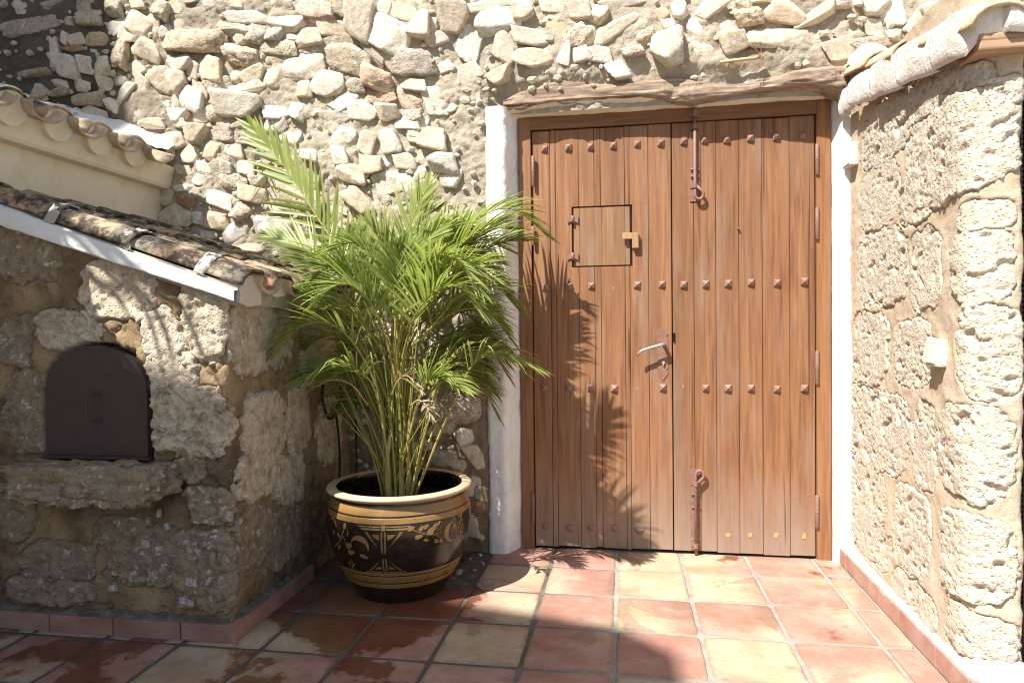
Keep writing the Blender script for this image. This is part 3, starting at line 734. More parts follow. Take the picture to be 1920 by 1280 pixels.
# gnarled timber lintel
pxs_t = [(943,188),(975,172),(1010,163),(1050,151),(1100,155),(1150,160),(1200,152),(1240,144),(1280,146),(1320,156),(1380,157),(1440,150),(1490,136),(1540,128),(1580,134),(1612,142)]
pxs_b = [(943,205),(975,206),(1010,196),(1040,191),(1058,197),(1100,190),(1150,186),(1200,182),(1240,184),(1270,193),(1300,195),(1340,187),(1400,178),(1460,172),(1500,166),(1550,172),(1590,188),(1612,192)]
T_ = np.array([onY(a, b, -.115) for a, b in pxs_t]); B_ = np.array([onY(a, b, -.115) for a, b in pxs_b])
ns, nr = 420, 56
xs = np.linspace(T_[0,0], T_[-1,0], ns)
zt = np.interp(xs, T_[:,0], T_[:,2])+.006; zb = np.interp(xs, B_[:,0], B_[:,2])+.010
ring = np.linspace(0, 2*math.pi, nr, endpoint=False)
Sx, A = np.meshgrid(np.arange(ns), ring, indexing='ij')
zc = (zt+zb)/2; hz = (zt-zb)/2
yd = .034+.006*np.sin(xs*4)+.062*sstep(.45, 1.0, xs)
cy, sy = np.cos(A), np.sin(A)
Y = -.075 - yd[Sx]*np.sign(cy)*np.abs(cy)**.5
Zz = zc[Sx] + hz[Sx]*np.sign(sy)*np.abs(sy)**.6
Pp = np.stack([xs[Sx], Y, Zz], -1)
q = Pp.reshape(-1, 3)*np.array([.35, 1, 1])
q2 = Pp.reshape(-1, 3)*np.array([.05, 1, 1])
nn = fbm(q*11, 3, 2)*.009 + fbm(q2*75, 3, 6)*.006 - sstep(.24, .32, fbm(q2*26, 2, 12))*.009
knot = np.exp(-(((Pp[:,:,0]-onY(1262,172,-.16)[0])/.03)**2+((Pp[:,:,2]-onY(1262,170,-.16)[2])/.018)**2)).reshape(-1)
Pp[:,:,1] += (-nn+knot*.014).reshape(ns, nr)*np.where(cy > 0, 1, 0); Pp[:,:,2] += nn.reshape(ns, nr)*sy*.7
V = Pp.reshape(-1,3); F = []
for i in range(ns-1):
    for k in range(nr): F.append((i*nr+k, i*nr+(k+1) % nr, (i+1)*nr+(k+1) % nr, (i+1)*nr+k))
F += [tuple(range(nr))[::-1], tuple((ns-1)*nr+k for k in range(nr))]
mb = MB(); mb.add(V, F); mb.build('lintel_beam', MAT['beam'], wall, smooth=True)

# ================================================================== double door
door = empty('double_door', (.22, 0, 0))
tag(door, 'weathered brown plank double door with pyramid studs and a small hatch', 'double door')
def DX(px, py=620): return float(onY(px, py, 0)[0])
def DZ(px, py): return float(onY(px, py, 0)[2])
ZT, ZB = 2.106, .012
# frame
mb = MB(); mb.box(-.515, DX(1000)-.003, -.016, .07, 0, 2.172, c=.003); mb.build('frame', MAT['frame'], door)
mb = MB(); mb.box(DX(1529)+.003, .964, -.016, .07, 0, 2.172, c=.003); mb.build('frame', MAT['frame'], door)
mb = MB(); mb.box(DX(1000)-.0035, DX(1529)+.0035, -.0145, .07, ZT+.004, 2.1715, c=.003); mb.build('frame', MAT['framex'], door)
HX0, HX1, HZ0, HZ1 = DX(1073, 440), DX(1184.5, 440), DZ(1128, 499), DZ(1128, 387)
leafs = []
for li, cuts in enumerate(([1000.5,1034,1044,1087,1116,1128,1173,1182,1217,1260], [1261.5,1302,1343,1386,1430,1481,1528.5])):
    lf = MB(); x0, x1 = DX(cuts[0])+.002, DX(cuts[-1])-.002
    if li == 0:
        for a, b, c_, d_ in ((x0, HX0, ZB, ZT), (HX1, x1, ZB, ZT), (HX0, HX1, ZB, HZ0), (HX0, HX1, HZ1, ZT)): lf.box(a, b, .022, .05, c_, d_)
        lf.box(HX0, HX1, .03, .05, HZ0, HZ1)
    else: lf.box(x0, x1, .022, .05, ZB, ZT)
    L = lf.build('door_leaf', MAT['frame'], door); leafs.append(L)
    for a, b in zip(cuts[:-1], cuts[1:]):
        xa, xb = DX(a)+.0011, DX(b)-.0011
        yf = rr.uniform(-.0012, .0014); zt = ZT-rr.uniform(0, .004); zb = ZB+rr.uniform(-.003, .006)
        m = MB()
        if li == 0 and xb > HX0 and xa < HX1:
            g_ = .003
            l, r_ = max(xa, HX0-g_), min(xb, HX1+g_)
            m.box(xa, xb, yf, .02, zb, HZ0-g_, c=.0016); m.box(xa, xb, yf, .02, HZ1+g_, zt, c=.0016)
            if xa < HX0-g_: m.box(xa, HX0-g_, yf+.0004, .02, HZ0-g_-.003, HZ1+g_+.003)
            if xb > HX1+g_: m.box(HX1+g_, xb, yf+.0004, .02, HZ0-g_-.003, HZ1+g_+.003)
        else: m.box(xa, xb, yf, .02, zb, zt, c=.0022)
        m.build('plank', MAT['door'], L)
# hatch
m = MB(); m.box(HX0+.004, HX1-.009, .013, .029, HZ0+.004, HZ1-.004); hatch = m.build('hatch', MAT['hatch'], door)
for a, b in ((1075.5,1087),(1087,1128.5),(1128.5,1172),(1172,1181)):
    m = MB(); m.box(DX(a,440)+.0006, DX(b,440)-.0006, .002+rr.uniform(0,.0015), .0128, HZ0+.004, HZ1-.004, c=.0014); m.build('board', MAT['hatch'], hatch)
for py in (412, 481):       # butterfly hinges
    cx, cz = DX(1074, py), DZ(1074, py)
    for s in (-1, 1):
        m = MB(); w = .026
        m.prism([(cx+s*.002, cz-.012), (cx+s*w*.6, cz-.011), (cx+s*w, cz-.019), (cx+s*w*1.08, cz), (cx+s*w, cz+.019), (cx+s*w*.6, cz+.011), (cx+s*.002, cz+.012)][::s], -.006, -.0005)
        m.build('hinge_leaf', MAT['rust'], hatch)
    m = MB(); m.tube([(cx,-.006,cz-.019),(cx,-.006,cz+.019)], .0075, 10); m.build('hinge_pin', MAT['rust'], hatch, True)
m = MB(); m.box(DX(1185,450), DX(1197,450), -.026, -.001, DZ(1190,466), DZ(1190,437), c=.002); lt = m.build('hatch_latch', MAT['latch'], door)
m = MB(); m.box(DX(1167,443), DX(1185,443)+.001, -.024, -.010, DZ(1176,449), DZ(1176,437.5), c=.002); m.build('turn_button', MAT['latch'], lt)

# pyramid studs
sm = MB(); a = .0165
sm.add([(-a,0,-a),(a,0,-a),(a,0,a),(-a,0,a),(-a*.96,-.004,-a*.96),(a*.96,-.004,-a*.96),(a*.96,-.004,a*.96),(-a*.96,-.004,a*.96),(0,-.019,0)],
       [(0,1,5,4),(1,2,6,5),(2,3,7,6),(3,0,4,7),(4,5,8),(5,6,8),(6,7,8),(7,4,8)])
sme = sm.mesh('stud'); sme.materials.append(MAT['studiron'])
ROWS = [(2.015, [1021,1066,1107,1150,1195,1239,1282,1321,1363,1407,1456,1505], (278,255)),
        (1.322, [1023,1067,1109,1195,1241,1282,1323,1365,1408,1457,1508], (538,528)),
        (.815, [1021,1067,1107,1152,1243,1323,1365,1408,1457,1508], (728,727)),
        (.111, [1023,1068,1108,1152,1198], (988,1003))]
for z, xs, (ya, yb) in ROWS:
    for x in xs:
        wx = DX(x, ya+(yb-ya)*(x-1021)/487.)
        o = link('stud', sme, None, leafs[0] if x < 1260 else leafs[1], (wx, -.0013, z+rr.uniform(-.003,.003)))
        o.rotation_euler[1] = .6 if (x == 1198 and z < .2) else rr.uniform(-.05,.05)
        o.scale = [rr.uniform(.94, 1.06)]*3
for x, y in ((1365,1003),(1407,1003),(1455,1003),(1508,1004),(1195,728),(1281,724),(1150,540)):   # filled stud holes
    m = MB(); cx, cz = DX(x,y), DZ(x,y); pr = random.Random(x)
    big = y > 900
    rad = .015 if big else .008
    m.prism([(cx+rad*pr.uniform(.5,1.25)*math.cos(k*.52)*.8, cz+rad*pr.uniform(.5,1.25)*math.sin(k*.52)) for k in range(12)], -.0016, .001)
    m.build('stud_scar', MAT['filler'] if big else MAT['steel'], leafs[0] if x < 1260 else leafs[1])
m = MB(); m.tube([(DX(1384,429),0,DZ(1384,429)),(DX(1384,429),-.012,DZ(1384,429))], [.006,.005], 8); m.build('nail', MAT['rust'], leafs[1], True)

# hinge barrels on both stiles
for px, ys in ((1000.5, ((294,352),(425,462),(920,980))), (1530, ((272,330),(390,451),(657,720),(926,988)))):
    for ya, yb in ys:
        z1, z0 = DZ(px, ya), DZ(px, yb); x = DX(px, (ya+yb)/2)
        m = MB(); m.tube([(x,-.02,z0),(x,-.02,z0+.004),(x,-.02,z1-.004),(x,-.02,z1)], [.005,.0085,.0085,.005], 10)
        m.tube([(x,-.02,(z0+z1)/2-.004),(x,-.02,(z0+z1)/2)], .0095, 10)
        m.build('hinge_barrel', MAT['rust'], door, True)

# shoot bolts
def bolt(px, y_rod_top, y_rod_bot, y_pl_top, y_pl_bot, loop_y, loop_up, collars, name):
    x = DX(px, (y_rod_top+y_rod_bot)/2); Zf = lambda y: DZ(px, y)
    m = MB(); m.box(x-.024, x+.026, -.005, -.0005, Zf(y_pl_bot), Zf(y_pl_top), c=.001)
    pl = m.build(name, MAT['rust'], door)
    z0, z1, zl = Zf(y_rod_bot), Zf(y_rod_top), Zf(loop_y)
    pts = []
    s = 1 if loop_up else -1
    rl = .019
    ze = z1 if loop_up else z0; zs = z0 if loop_up else z1
    pts = [(x,-.022,zs), (x,-.022,ze)]
    for k in range(0, 15):      # open eye bent to the right
        w = math.pi - k*(math.pi*1.32)/14
        pts.append((x+.019+rl*math.cos(w), -.024, ze+s*(rl*1.15*math.sin(w)+.012)))
    pts.append((x+.006, -.024, ze-s*.030))
    m = MB(); m.tube(pts, .0075, 10); m.build('rod', MAT['rust'], pl, True)
    for y in collars:
        z = Zf(y); m = MB(); m.tube([(x,-.022,z-.011),(x,-.022,z+.011)], .0125, 12); m.box(x-.022, x+.022, -.0085, -.0052, z-.010, z+.010, c=.001); m.build('guide', MAT['rust'], pl, False)
    return pl, x
b1, bx = bolt(1302, 212, 362, 247, 378, 380, False, (240, 350), 'shoot_bolt')
m = MB(); z = DZ(1302, 216); m.box(bx-.026, bx+.026, -.024, -.0165, z-.012, z+.014, c=.002); m.tube([(bx,-.03,z-.016),(bx,-.03,z+.018)], .014, 12); m.build('keeper', MAT['rust'], b1)
for y in (318, 331):
    z = DZ(1302, y); m = MB(); m.tube([(bx-.02,-.012,z),(bx+.02,-.012,z-.004)], .004, 8); m.build('staple', MAT['rust'], b1, True)
b2, bx2 = bolt(1304, 893, 1037, 878, 1030, 880, True, (905, 1020), 'shoot_bolt')
for y in (925, 949):
    z = DZ(1304, y); m = MB(); m.tube([(bx2-.02,-.012,z),(bx2+.02,-.012,z-.003)], .004, 8); m.build('staple', MAT['rust'], b2, True)
for y, dx in ((950,-.017),(950,.016),(1010,-.016),(1010,.015),(890,.016)):
    m = MB(); z = DZ(1304,y); m.tube([(bx2+dx,-.004,z),(bx2+dx,-.0085,z)], [.005,.003], 8); m.build('rivet', MAT['steel'], b2, True)

# lever handle on its pointed escutcheon
hx = DX(1242.5, 650); Zf = lambda y: DZ(1242, y)
def esc(y0, y1, tip_up):
    zt, zb = Zf(y0), Zf(y1); w = .027
    if tip_up: poly = [(hx-w*.9, zb), (hx+w*.9, zb), (hx+w*.9, zt-.055), (hx+w*.55, zt-.05), (hx+w*.95, zt-.036), (hx+w*.6, zt-.016), (hx, zt), (hx-w*.6, zt-.016), (hx-w*.95, zt-.036), (hx-w*.55, zt-.05), (hx-w*.9, zt-.055)]
    else: poly = [(hx, zb), (hx+w*.55, zb+.02), (hx+w*1.0, zb+.04), (hx+w*.6, zb+.052), (hx+w*.9, zb+.06), (hx+w*.9, zt), (hx-w*.9, zt), (hx-w*.9, zb+.06), (hx-w*.6, zb+.052), (hx-w*1.0, zb+.04), (hx-w*.55, zb+.02)]
    return poly
m = MB(); m.prism(esc(612, 672, True), -.0045, -.0003); pl = m.build('lock_plate', MAT['rust'], door)
m = MB(); m.prism(esc(669.5, 713, False), -.0044, -.0003); m.build('lower_plate', MAT['rust'], pl)
m = MB(); m.tube([(hx+.004,-.0005,Zf(645)),(hx+.003,-.046,Zf(645))], .009, 10)
lp = [(hx+.006,-.047,Zf(644.5)),(hx-.004,-.05,Zf(645.5)),(hx-.05,-.051,Zf(650)),(hx-.085,-.052,Zf(654)),(hx-.105,-.052,Zf(657)),(hx-.118,-.051,Zf(661)),(hx-.121,-.05,Zf(666))]
m.tube(lp, [.0085,.0085,.0075,.007,.0065,.006,.005], 10); m.build('lever', MAT['steel'], pl, True)
m = MB(); z = Zf(679); m.tube([(hx+.002,-.0005,z),(hx+.002,-.014,z)], .0075, 12); m.box(hx-.001, hx+.005, -.0135, -.0005, z-.016, z-.003, c=.001); m.build('lock_cylinder', MAT['brass'], pl)
m = MB(); m.box(DX(1262), DX(1265), -.006, -.0005, Zf(641), Zf(624)); m.build('strike_plate', MAT['black'], door)

# ================================================================== shared masonry measuring
def px2path(path, px, py):
    d = ray(px, py); q = np.linspace(0, path.len, 3000); x, y = path.at(q, 0)
    cr = (x-CAM[0])*d[1] - (y-CAM[1])*d[0]
    i = np.where(cr[:-1]*cr[1:] <= 0)[0]
    if not len(i): i = np.array([np.argmin(np.abs(cr))])
    dist = np.hypot(x[i]-CAM[0], y[i]-CAM[1]); k = i[np.argmin(dist)]
    t = math.hypot(x[k]-CAM[0], y[k]-CAM[1])/math.hypot(d[0], d[1])
    return float(q[k]), float(CAM[2]+d[2]*t)
def measure(path, lst, grow=1.0, seed=0):
    """pixel boxes -> block outlines on the wall"""
    out = []
    for n_, e in enumerate(lst):
        cx, cy, w, h, proud, rough, pits, col = e[:8]; w *= grow; h *= grow; ang = e[8] if len(e) > 8 else 0.0; pw = e[9] if len(e) > 9 else 3.4
        s0, _ = px2path(path, cx-w/2, cy); s1, _ = px2path(path, cx+w/2, cy); _, z0 = px2path(path, cx, cy+h/2); _, z1 = px2path(path, cx, cy-h/2)
        out.append(dict(sc=(s0+s1)/2, zc=(z0+z1)/2, hw=max(.03, abs(s1-s0)/2), hh=max(.025, abs(z1-z0)/2), ang=ang, proud=proud, rough=rough, pits=pits, col=col, p=pw, seed=seed+n_*13))
    return out
def recess(S, Z, P, meas, crisp, depth=.03):
    """mortar lies behind the faces of the blocks"""
    r_ = np.zeros(len(S))
    for m_ in meas:
        k = (np.abs(S-m_['sc']) < 1.5*(m_['hw']+m_['hh']*abs(math.sin(m_['ang'])))) & (np.abs(Z-m_['zc']) < 1.5*(m_['hh']+m_['hw']*abs(math.sin(m_['ang']))))
        if not k.any(): continue
        d = patch_d(S[k], Z[k], P[k], m_['sc'], m_['zc'], m_['hw'], m_['hh'], m_['ang'], m_['p'], m_['seed'], crisp)
        r_[k] = np.maximum(r_[k], sstep(.05, .12, d)*depth)
    return r_
def blocks(parent, path, meas, mat, res=.007, ztop=None, zmin=0.05, cut=None, kp=1.0, kr_=1.0, kq=1.0, holes=False, crisp=False):
    for m_ in meas:
        stone_patch(parent, path, m_['sc'], m_['zc'], m_['hw'], m_['hh'], m_['ang'], m_['proud']*kp, m_['rough']*kr_, m_['pits']*kq, m_['seed'], mat, m_['col'], p=m_['p'], holes=holes, crisp=crisp, res=res, zmin=zmin, ztop=ztop, cut=cut)

# ================================================================== outdoor oven block on the left
oven = empty('bread_oven', (-2.0, -.7, 0))
tag(oven, 'low stone outdoor oven with an arched iron door and tiled lean-to roof', 'oven')
opath = Path([(-2.9,-1.19),(-1.395,-1.19),(-1.395,-.05)], .05)
def otop(S):
    x = opath.at(np.asarray(S).ravel(), 0)[0].reshape(np.shape(S)); return 1.262-.30*(x+1.346)
def ocut(P):
    x = P[:,0]; z = P[:,2]; cx = (DXL+DXR)/2; r_ = (DXR-DXL)/2; zs = DZT-r_*.80
    e = .014
    return (P[:,1] < -1.1) & (np.abs(x-cx) < r_+e) & (z > DZB-.02) & ((z < zs) | (((x-cx)/(r_+e))**2+((z-zs)/(r_*.8+e))**2 < 1))
def ooff(S, Z, P):
    o = fbm(P*4, 4, 51)*.010 + fbm(P*15, 4, 57)*.006 + fbm(P*55, 3, 61)*.0035 - np.maximum(0, fbm(P*24, 3, 65)-.16)*.03 - .008 - .02*sstep(.16, .03, Z)
    o = o-recess(S, Z, P, OM1+OM2, False, .02)
    return np.where(ocut(P), -.05, o)
DXL, DXR, DZB, DZT = -2.141, -1.719, .66, 1.068
mb = MB()
poly = [(-2.9,0),(-1.43,0),(-1.43,1.26),(-2.9,1.70)]
mb.prism(poly, -1.12, -.05); mb.build('core', MAT['ochre'], oven)
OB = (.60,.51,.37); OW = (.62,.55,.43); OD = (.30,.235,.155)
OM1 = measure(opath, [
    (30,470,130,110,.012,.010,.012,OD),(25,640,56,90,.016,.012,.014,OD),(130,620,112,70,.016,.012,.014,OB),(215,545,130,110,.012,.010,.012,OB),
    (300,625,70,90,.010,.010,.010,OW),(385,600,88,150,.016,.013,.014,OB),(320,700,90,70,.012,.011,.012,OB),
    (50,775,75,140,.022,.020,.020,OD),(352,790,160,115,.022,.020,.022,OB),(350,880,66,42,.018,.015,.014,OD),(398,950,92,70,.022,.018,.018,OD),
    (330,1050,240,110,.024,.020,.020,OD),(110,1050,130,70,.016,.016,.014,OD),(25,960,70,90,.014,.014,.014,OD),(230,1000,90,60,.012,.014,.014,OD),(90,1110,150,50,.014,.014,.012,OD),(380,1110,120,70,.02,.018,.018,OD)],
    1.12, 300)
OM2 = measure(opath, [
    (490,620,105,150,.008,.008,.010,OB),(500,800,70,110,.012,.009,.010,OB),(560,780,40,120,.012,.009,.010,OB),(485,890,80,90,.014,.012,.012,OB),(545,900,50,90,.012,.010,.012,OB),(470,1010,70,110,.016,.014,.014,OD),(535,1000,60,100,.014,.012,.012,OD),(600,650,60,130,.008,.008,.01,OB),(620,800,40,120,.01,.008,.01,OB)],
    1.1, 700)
P, S, Z = sheet(opath, 0, opath.len, 0, 1.5, .008, ooff, ztop=otop)
me, org = grid_mesh('plaster', P, True); link('plaster', me, MAT['ochre'], oven, org)
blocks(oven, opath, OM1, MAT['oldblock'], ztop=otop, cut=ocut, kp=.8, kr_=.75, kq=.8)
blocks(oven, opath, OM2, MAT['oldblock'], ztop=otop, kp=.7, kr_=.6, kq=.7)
# white chips of limestone showing through the foot of the wall
cr = random.Random(3)
for px, py, w, h in ((275,1020,16,18),(300,1030,14,20),(310,1055,16,12),(352,1015,18,12),(335,1030,12,12),(395,1020,16,18),(405,1010,14,18),(425,1045,14,16),(362,1090,28,18),(395,1088,10,20),(352,1128,30,14),(213,1100,18,14),(300,960,8,16),(315,985,8,14),(410,850,14,14),(430,965,14,20),(270,1035,10,10),(372,1032,14,10)):
    s, z = px2path(opath, px, py); x, y = opath.at(np.array([s]), .004)
    o = link('chip', cr.choice(RP), None, oven, (x[0], y[0], z)); k = 2.3/1280
    o.scale = (w*k*.62, .018, h*k*.62); o.rotation_euler = (0, cr.uniform(-.6,.6), 0); o.color = (.50,.46,.41,1)
# projecting sill
P, S, Z = None, None, None
m = MB(); bm = bmesh.new(); bmesh.ops.create_cube(bm, size=1); bmesh.ops.subdivide_edges(bm, edges=list(bm.edges), cuts=24, use_grid_fill=True)
V = np.array([v.co[:] for v in bm.verts]); c0 = onY(172, 905, -1.27); wx = .285; 
V = V*np.array([2*wx, .20, .135]); taper = 1-.25*np.clip((-V[:,2])/.07, 0, 1); V[:,0] *= taper
dirn = V/np.maximum(np.linalg.norm(V*np.array([.5,1,1.4]), axis=1), .03)[:,None]
n_ = fbm(V*14+5, 4, 77)*.030 + fbm(V*45+2, 3, 79)*.018 - np.abs(fbm(V*90, 2, 81))*.008
V = V + dirn*n_[:,None]*.9
V += np.array([c0[0], -1.245, .575])
for v, co in zip(bm.verts, V): v.co = co
m.bm(bm); o = m.build('sill', MAT['oldblock'], oven, True); o.color = (.34,.265,.175,1)
# arched iron door
def arch(xl, xr, zb, zt, n=18, ins=0.0):
    xl += ins; xr -= ins; zb += ins; zt -= ins
    r_ = (xr-xl)/2; cx = (xl+xr)/2; zs = zt-r_*.80
    return [(xl, zb), (xr, zb)] + [(cx+r_*math.cos(math.pi*k/n), zs+r_*.80*math.sin(math.pi*k/n)) for k in range(n+1)]
m = MB(); m.prism(arch(DXL, DXR, DZB, DZT), -1.192, -1.13); idoor = m.build('iron_door', MAT['ovendoor'], oven)
m = MB(); m.box(DXL-.006, DXR+.012, -1.205, -1.15, DZB-.012, DZB-.001, c=.002); m.build('threshold', MAT['ovendoor'], idoor)
hxx = float(onY(165, 770, -1.22)[0]); z0, z1 = float(onY(170, 789, -1.22)[2]), float(onY(170, 742, -1.22)[2])
m = MB(); m.tube([(hxx+.022,-1.192,z1+.006),(hxx+.012,-1.222,z1+.002),(hxx,-1.228,z1-.002),(hxx,-1.228,z0+.002),(hxx+.012,-1.222,z0),(hxx+.022,-1.192,z0-.002)], .004, 8); m.box(hxx+.012, hxx+.032, -1.1955, -1.1915, z1-.006, z1+.016); m.box(hxx+.012, hxx+.032, -1.1955, -1.1915, z0-.014, z0+.008)
m.build('handle', MAT['ovendoor'], idoor)

# ---- barrel tiles
def barrel(L=.42, r0=.072, r1=.088, t=.013, n=14, arc=math.pi, nl=5, seed=0):
    """half-round clay tile, lower wide end at x=0, running up to -x, hollow side down"""
    m = MB(); vs = []; fs = []; rn = random.Random(seed)
    for i in range(nl):
        f = i/(nl-1); r_ = r1+(r0-r1)*f; x = -L*f
        for inner in (0, 1):
            for k in range(n+1):
                a_ = (math.pi-arc)/2 + arc*k/n; q = r_-(t if inner else 0)
                e = rn.uniform(-.0012,.0012)
                vs.append((x+(rn.uniform(-.003,.003) if i == 0 else 0), -math.cos(a_)*(q+e), math.sin(a_)*(q+e)*.74))
    N = n+1
    for i in range(nl-1):
        o_, p_ = i*2*N, (i+1)*2*N
        for k in range(n):
            fs.append((o_+k, o_+k+1, p_+k+1, p_+k)); fs.append((o_+N+k+1, o_+N+k, p_+N+k, p_+N+k+1))
        fs.append((o_, p_, p_+N, o_+N)); fs.append((o_+n, o_+N+n, p_+N+n, p_+n))
    for k in range(n):
        fs.append((k, k+N, k+1+N, k+1)); b = (nl-1)*2*N; fs.append((b+k, b+k+1, b+k+1+N, b+k+N))
    m.add(vs, fs); return m.mesh('roof_tile', True)
BT = [barrel(seed=i) for i in range(4)]
BTC = [barrel(seed=10+i) for i in range(3)]
def clear_mat(lst, mt):
    for q in lst: q.materials.append(mt)
clear_mat(BT, MAT['rooftile']); clear_mat(BTC, MAT['rooftile_clean'])
slope = math.atan(.335)
def orz(x): return 1.262-.335*(x+1.346)
m = MB()     # bedding under the tiles
poly = [(-2.9, orz(-2.9)-.06), (-1.36, orz(-1.36)-.06), (-1.345, orz(-1.345)+.012), (-2.9, orz(-2.9)+.012)]
m.prism(poly, -1.20, -.05); roof = m.build('roof', MAT['mortar'], oven)
trn = random.Random(21)
rows = (-1.125, -.925, -.72, -.515, -.31)
for ri, y in enumerate(rows):
    ends = [-1.325,-1.47,-1.77,-2.08,-2.39,-2.70] if ri == 0 else [-1.315+trn.uniform(-.015,.01), -1.60+trn.uniform(-.03,.03), -1.90, -2.2, -2.5]
    for k, xe in enumerate(ends):
        o = link('roof_tile', trn.choice(BT), None, roof, (xe, y+trn.uniform(-.006,.006), orz(xe)+.020+k*.0015))
        o.rotation_euler = (trn.uniform(-.04,.04), slope, trn.uniform(-.02,.02))
        f = trn.uniform(.8, 1.1)
        o.color = (f, f*.97, f*.94, 1)
        if ri == 1 and k == 0: o.color = (1.7, .86, .72, 1)
    yp = y+.102      # pan tile between rows, hollow side up
    for k in range(4):
        xe = -1.285+trn.uniform(-.02,.01)-.31*k
        o = link('roof_tile', trn.choice(BTC), None, roof, (xe, yp, orz(xe)+.066+k*.002))
        o.rotation_euler = (math.pi, -slope, 0); o.rotation_euler = (Matrix.Rotation(slope, 4, 'Y')@Matrix.Rotation(math.pi, 4, 'X')).to_euler()
        o.color = (1,.97,.93,1)
    # mortar plug in the lower tile mouth
    m = MB(); zc = orz(-1.34)+.012
    arc_ = [(.066*math.cos(math.pi*k/12), .046*math.sin(math.pi*k/12)) for k in range(13)]
    dn = .058 if ri == 0 else .015
    pl_ = arc_+[(-.066-.012*trn.random(), -dn), (-.02, -dn-.012), (.03, -dn-.006), (.07, -dn)]
    np_ = len(pl_)
    m.add([(-1.342+.006*trn.random(), y+a, zc+b) for a, b in pl_]+[(-1.42, y+a, zc+b+.02) for a, b in pl_], [tuple(range(np_))]+[(i, np_+i, np_+(i+1) % np_, (i+1) % np_) for i in range(np_)])
    m.build('tile_plug', MAT['verge'], roof)
for xj in (-1.47, -1.77, -2.08):    # mortar collars over the verge joints
    A_, V_ = np.meshgrid(np.linspace(-.1, math.pi-.25, 40), np.linspace(0, 1, 12))
    prf = np.sqrt(np.maximum(0, 1-(2*V_-1)**2))
    rad_ = .083+.007*prf; xx_ = xj-.034+.044*V_+.010*np.sin(A_*3+xj*9)
    Pq = np.stack([xx_, rows[0]-np.cos(A_)*rad_, orz(xx_)+.020+np.sin(A_)*rad_*.80], -1)
    nn = fbm(Pq.reshape(-1,3)*40, 3, int(-xj*100)).reshape(A_.shape); Pq[:,:,2] += nn*.008; Pq[:,:,0] += nn*.012
    me, org = grid_mesh('mortar_collar', Pq, True); link('mortar_collar', me, MAT['collar'], roof, org)
# white verge band
vx = np.linspace(-2.9, -1.345, 160); vz = np.linspace(0, 1, 12)
Xg, Vg = np.meshgrid(vx, vz); th = np.interp(Xg, [-2.9,-2.29,-1.345], [.09,.082,.045])
zb_ = orz(Xg)-.022-th*.55; Zg = zb_+th*Vg
Yg = -1.226-.002*np.sin(Vg*math.pi)+0*Xg; Pq = np.stack([Xg, Yg, Zg], -1); nn = fbm(Pq.reshape(-1,3)*np.array([6,20,20]), 3, 91).reshape(Xg.shape)
Pq[:,:,1] += nn*.004; Pq[:,:,2] += nn*.003
Pq[-1,:,1] = -1.16; Pq[-1,:,2] = Pq[-2,:,2]+.012; Pq[0,:,1] = -1.18; Pq[0,:,2] = Pq[1,:,2]-.002
me, org = grid_mesh('verge', Pq, True); link('verge', me, MAT['white'], roof, org)

# ---- terracotta kerb round the oven
kerb = empty('oven_kerb', (-1.39,-1.2,0)); tag(kerb, 'low terracotta tile kerb around the foot of the stone oven', 'kerb')
kx = [-2.75] + [float(onZ(p_, 1195, 0)[0]) for p_ in (70, 206, 345)] + [-1.381]
kr = random.Random(8)
for a, b in zip(kx[:-1], kx[1:]):
    m = MB(); m.box(a+.002, b-.002, -1.209+kr.uniform(-.0015,.0015), -1.18, 0, .064, c=.003); o = m.build('tile', MAT['kerb'], kerb); f = kr.uniform(.75, 1.0); o.color = (f, f*1.0, f*.95, 1)
ky = [-1.209, -.99, -.78, -.57]
for a, b in zip(ky[:-1], ky[1:]):
    m = MB(); m.box(-1.406, -1.378+kr.uniform(-.001,.001), a+.002, b-.002, 0, .0655, c=.003); o = m.build('tile', MAT['kerb'], kerb); f = kr.uniform(.85, 1.15); o.color = (f*1.1, f*.9, f*.8, 1)
kpath = Path([(-2.75,-1.199),(-1.388,-1.199),(-1.388,-.57)], .012)
vz = np.linspace(0, 1, 8); q = np.linspace(0, kpath.len, 300); Q, Vg = np.meshgrid(q, vz)
x, y = kpath.at(Q.ravel(), (.004-.035*Vg).ravel()); z = (.060+.020*Vg).ravel()
Pq = np.stack([x, y, z], 1); nn = fbm(Pq*22, 3, 95)*.008; Pq[:,2] += nn
me, org = grid_mesh('bedding', Pq.reshape(8, 300, 3), True); link('bedding', me, MAT['bed'], kerb, org)

# ================================================================== cream house with tiled eave, upper left
cream = empty('cream_house', (-2.9, -1.2, 1.4)); tag(cream, 'cream plastered house end with a curved tile eave behind the oven roof', 'house')
CXW = -2.443
m = MB(); m.box(-4.3, CXW, -2.6, -.06, 0, 1.90); m.build('wall', MAT['cream'], cream)
prof = [(CXW-.05,1.872),(CXW+.052,1.878),(CXW+.060,1.892),(CXW+.066,1.95),(CXW+.090,1.99),(CXW-.05,2.02)]
m = MB(); n = len(prof); vs = [(x,-2.6,z) for x, z in prof] + [(x,-.075,z) for x, z in prof]
m.add(vs, [tuple(range(n)), tuple(reversed(range(n,2*n)))] + [(i, n+i, n+(i+1) % n, (i+1) % n) for i in range(n)][::1]); m.build('cornice', MAT['cream'], cream)
es = math.tan(R(17))
m = MB(); m.prism([(CXW-.02,1.985),(CXW+.07,1.985),(CXW+.07,2.0),(-4.3,2.0+es*(4.3+CXW+.07)),(-4.3,1.9)], -2.6, -.08); croof = m.build('roof', MAT['mortar'], cream)
crn = random.Random(5)
cys = [float(onX(px, py, CXW+.10)[1]) for px, py in ((19,181),(106,220),(188,251),(253,274))]
pitch = (cys[3]-cys[0])/3; cys = [cys[3]-pitch*k for k in range(0, 9)]
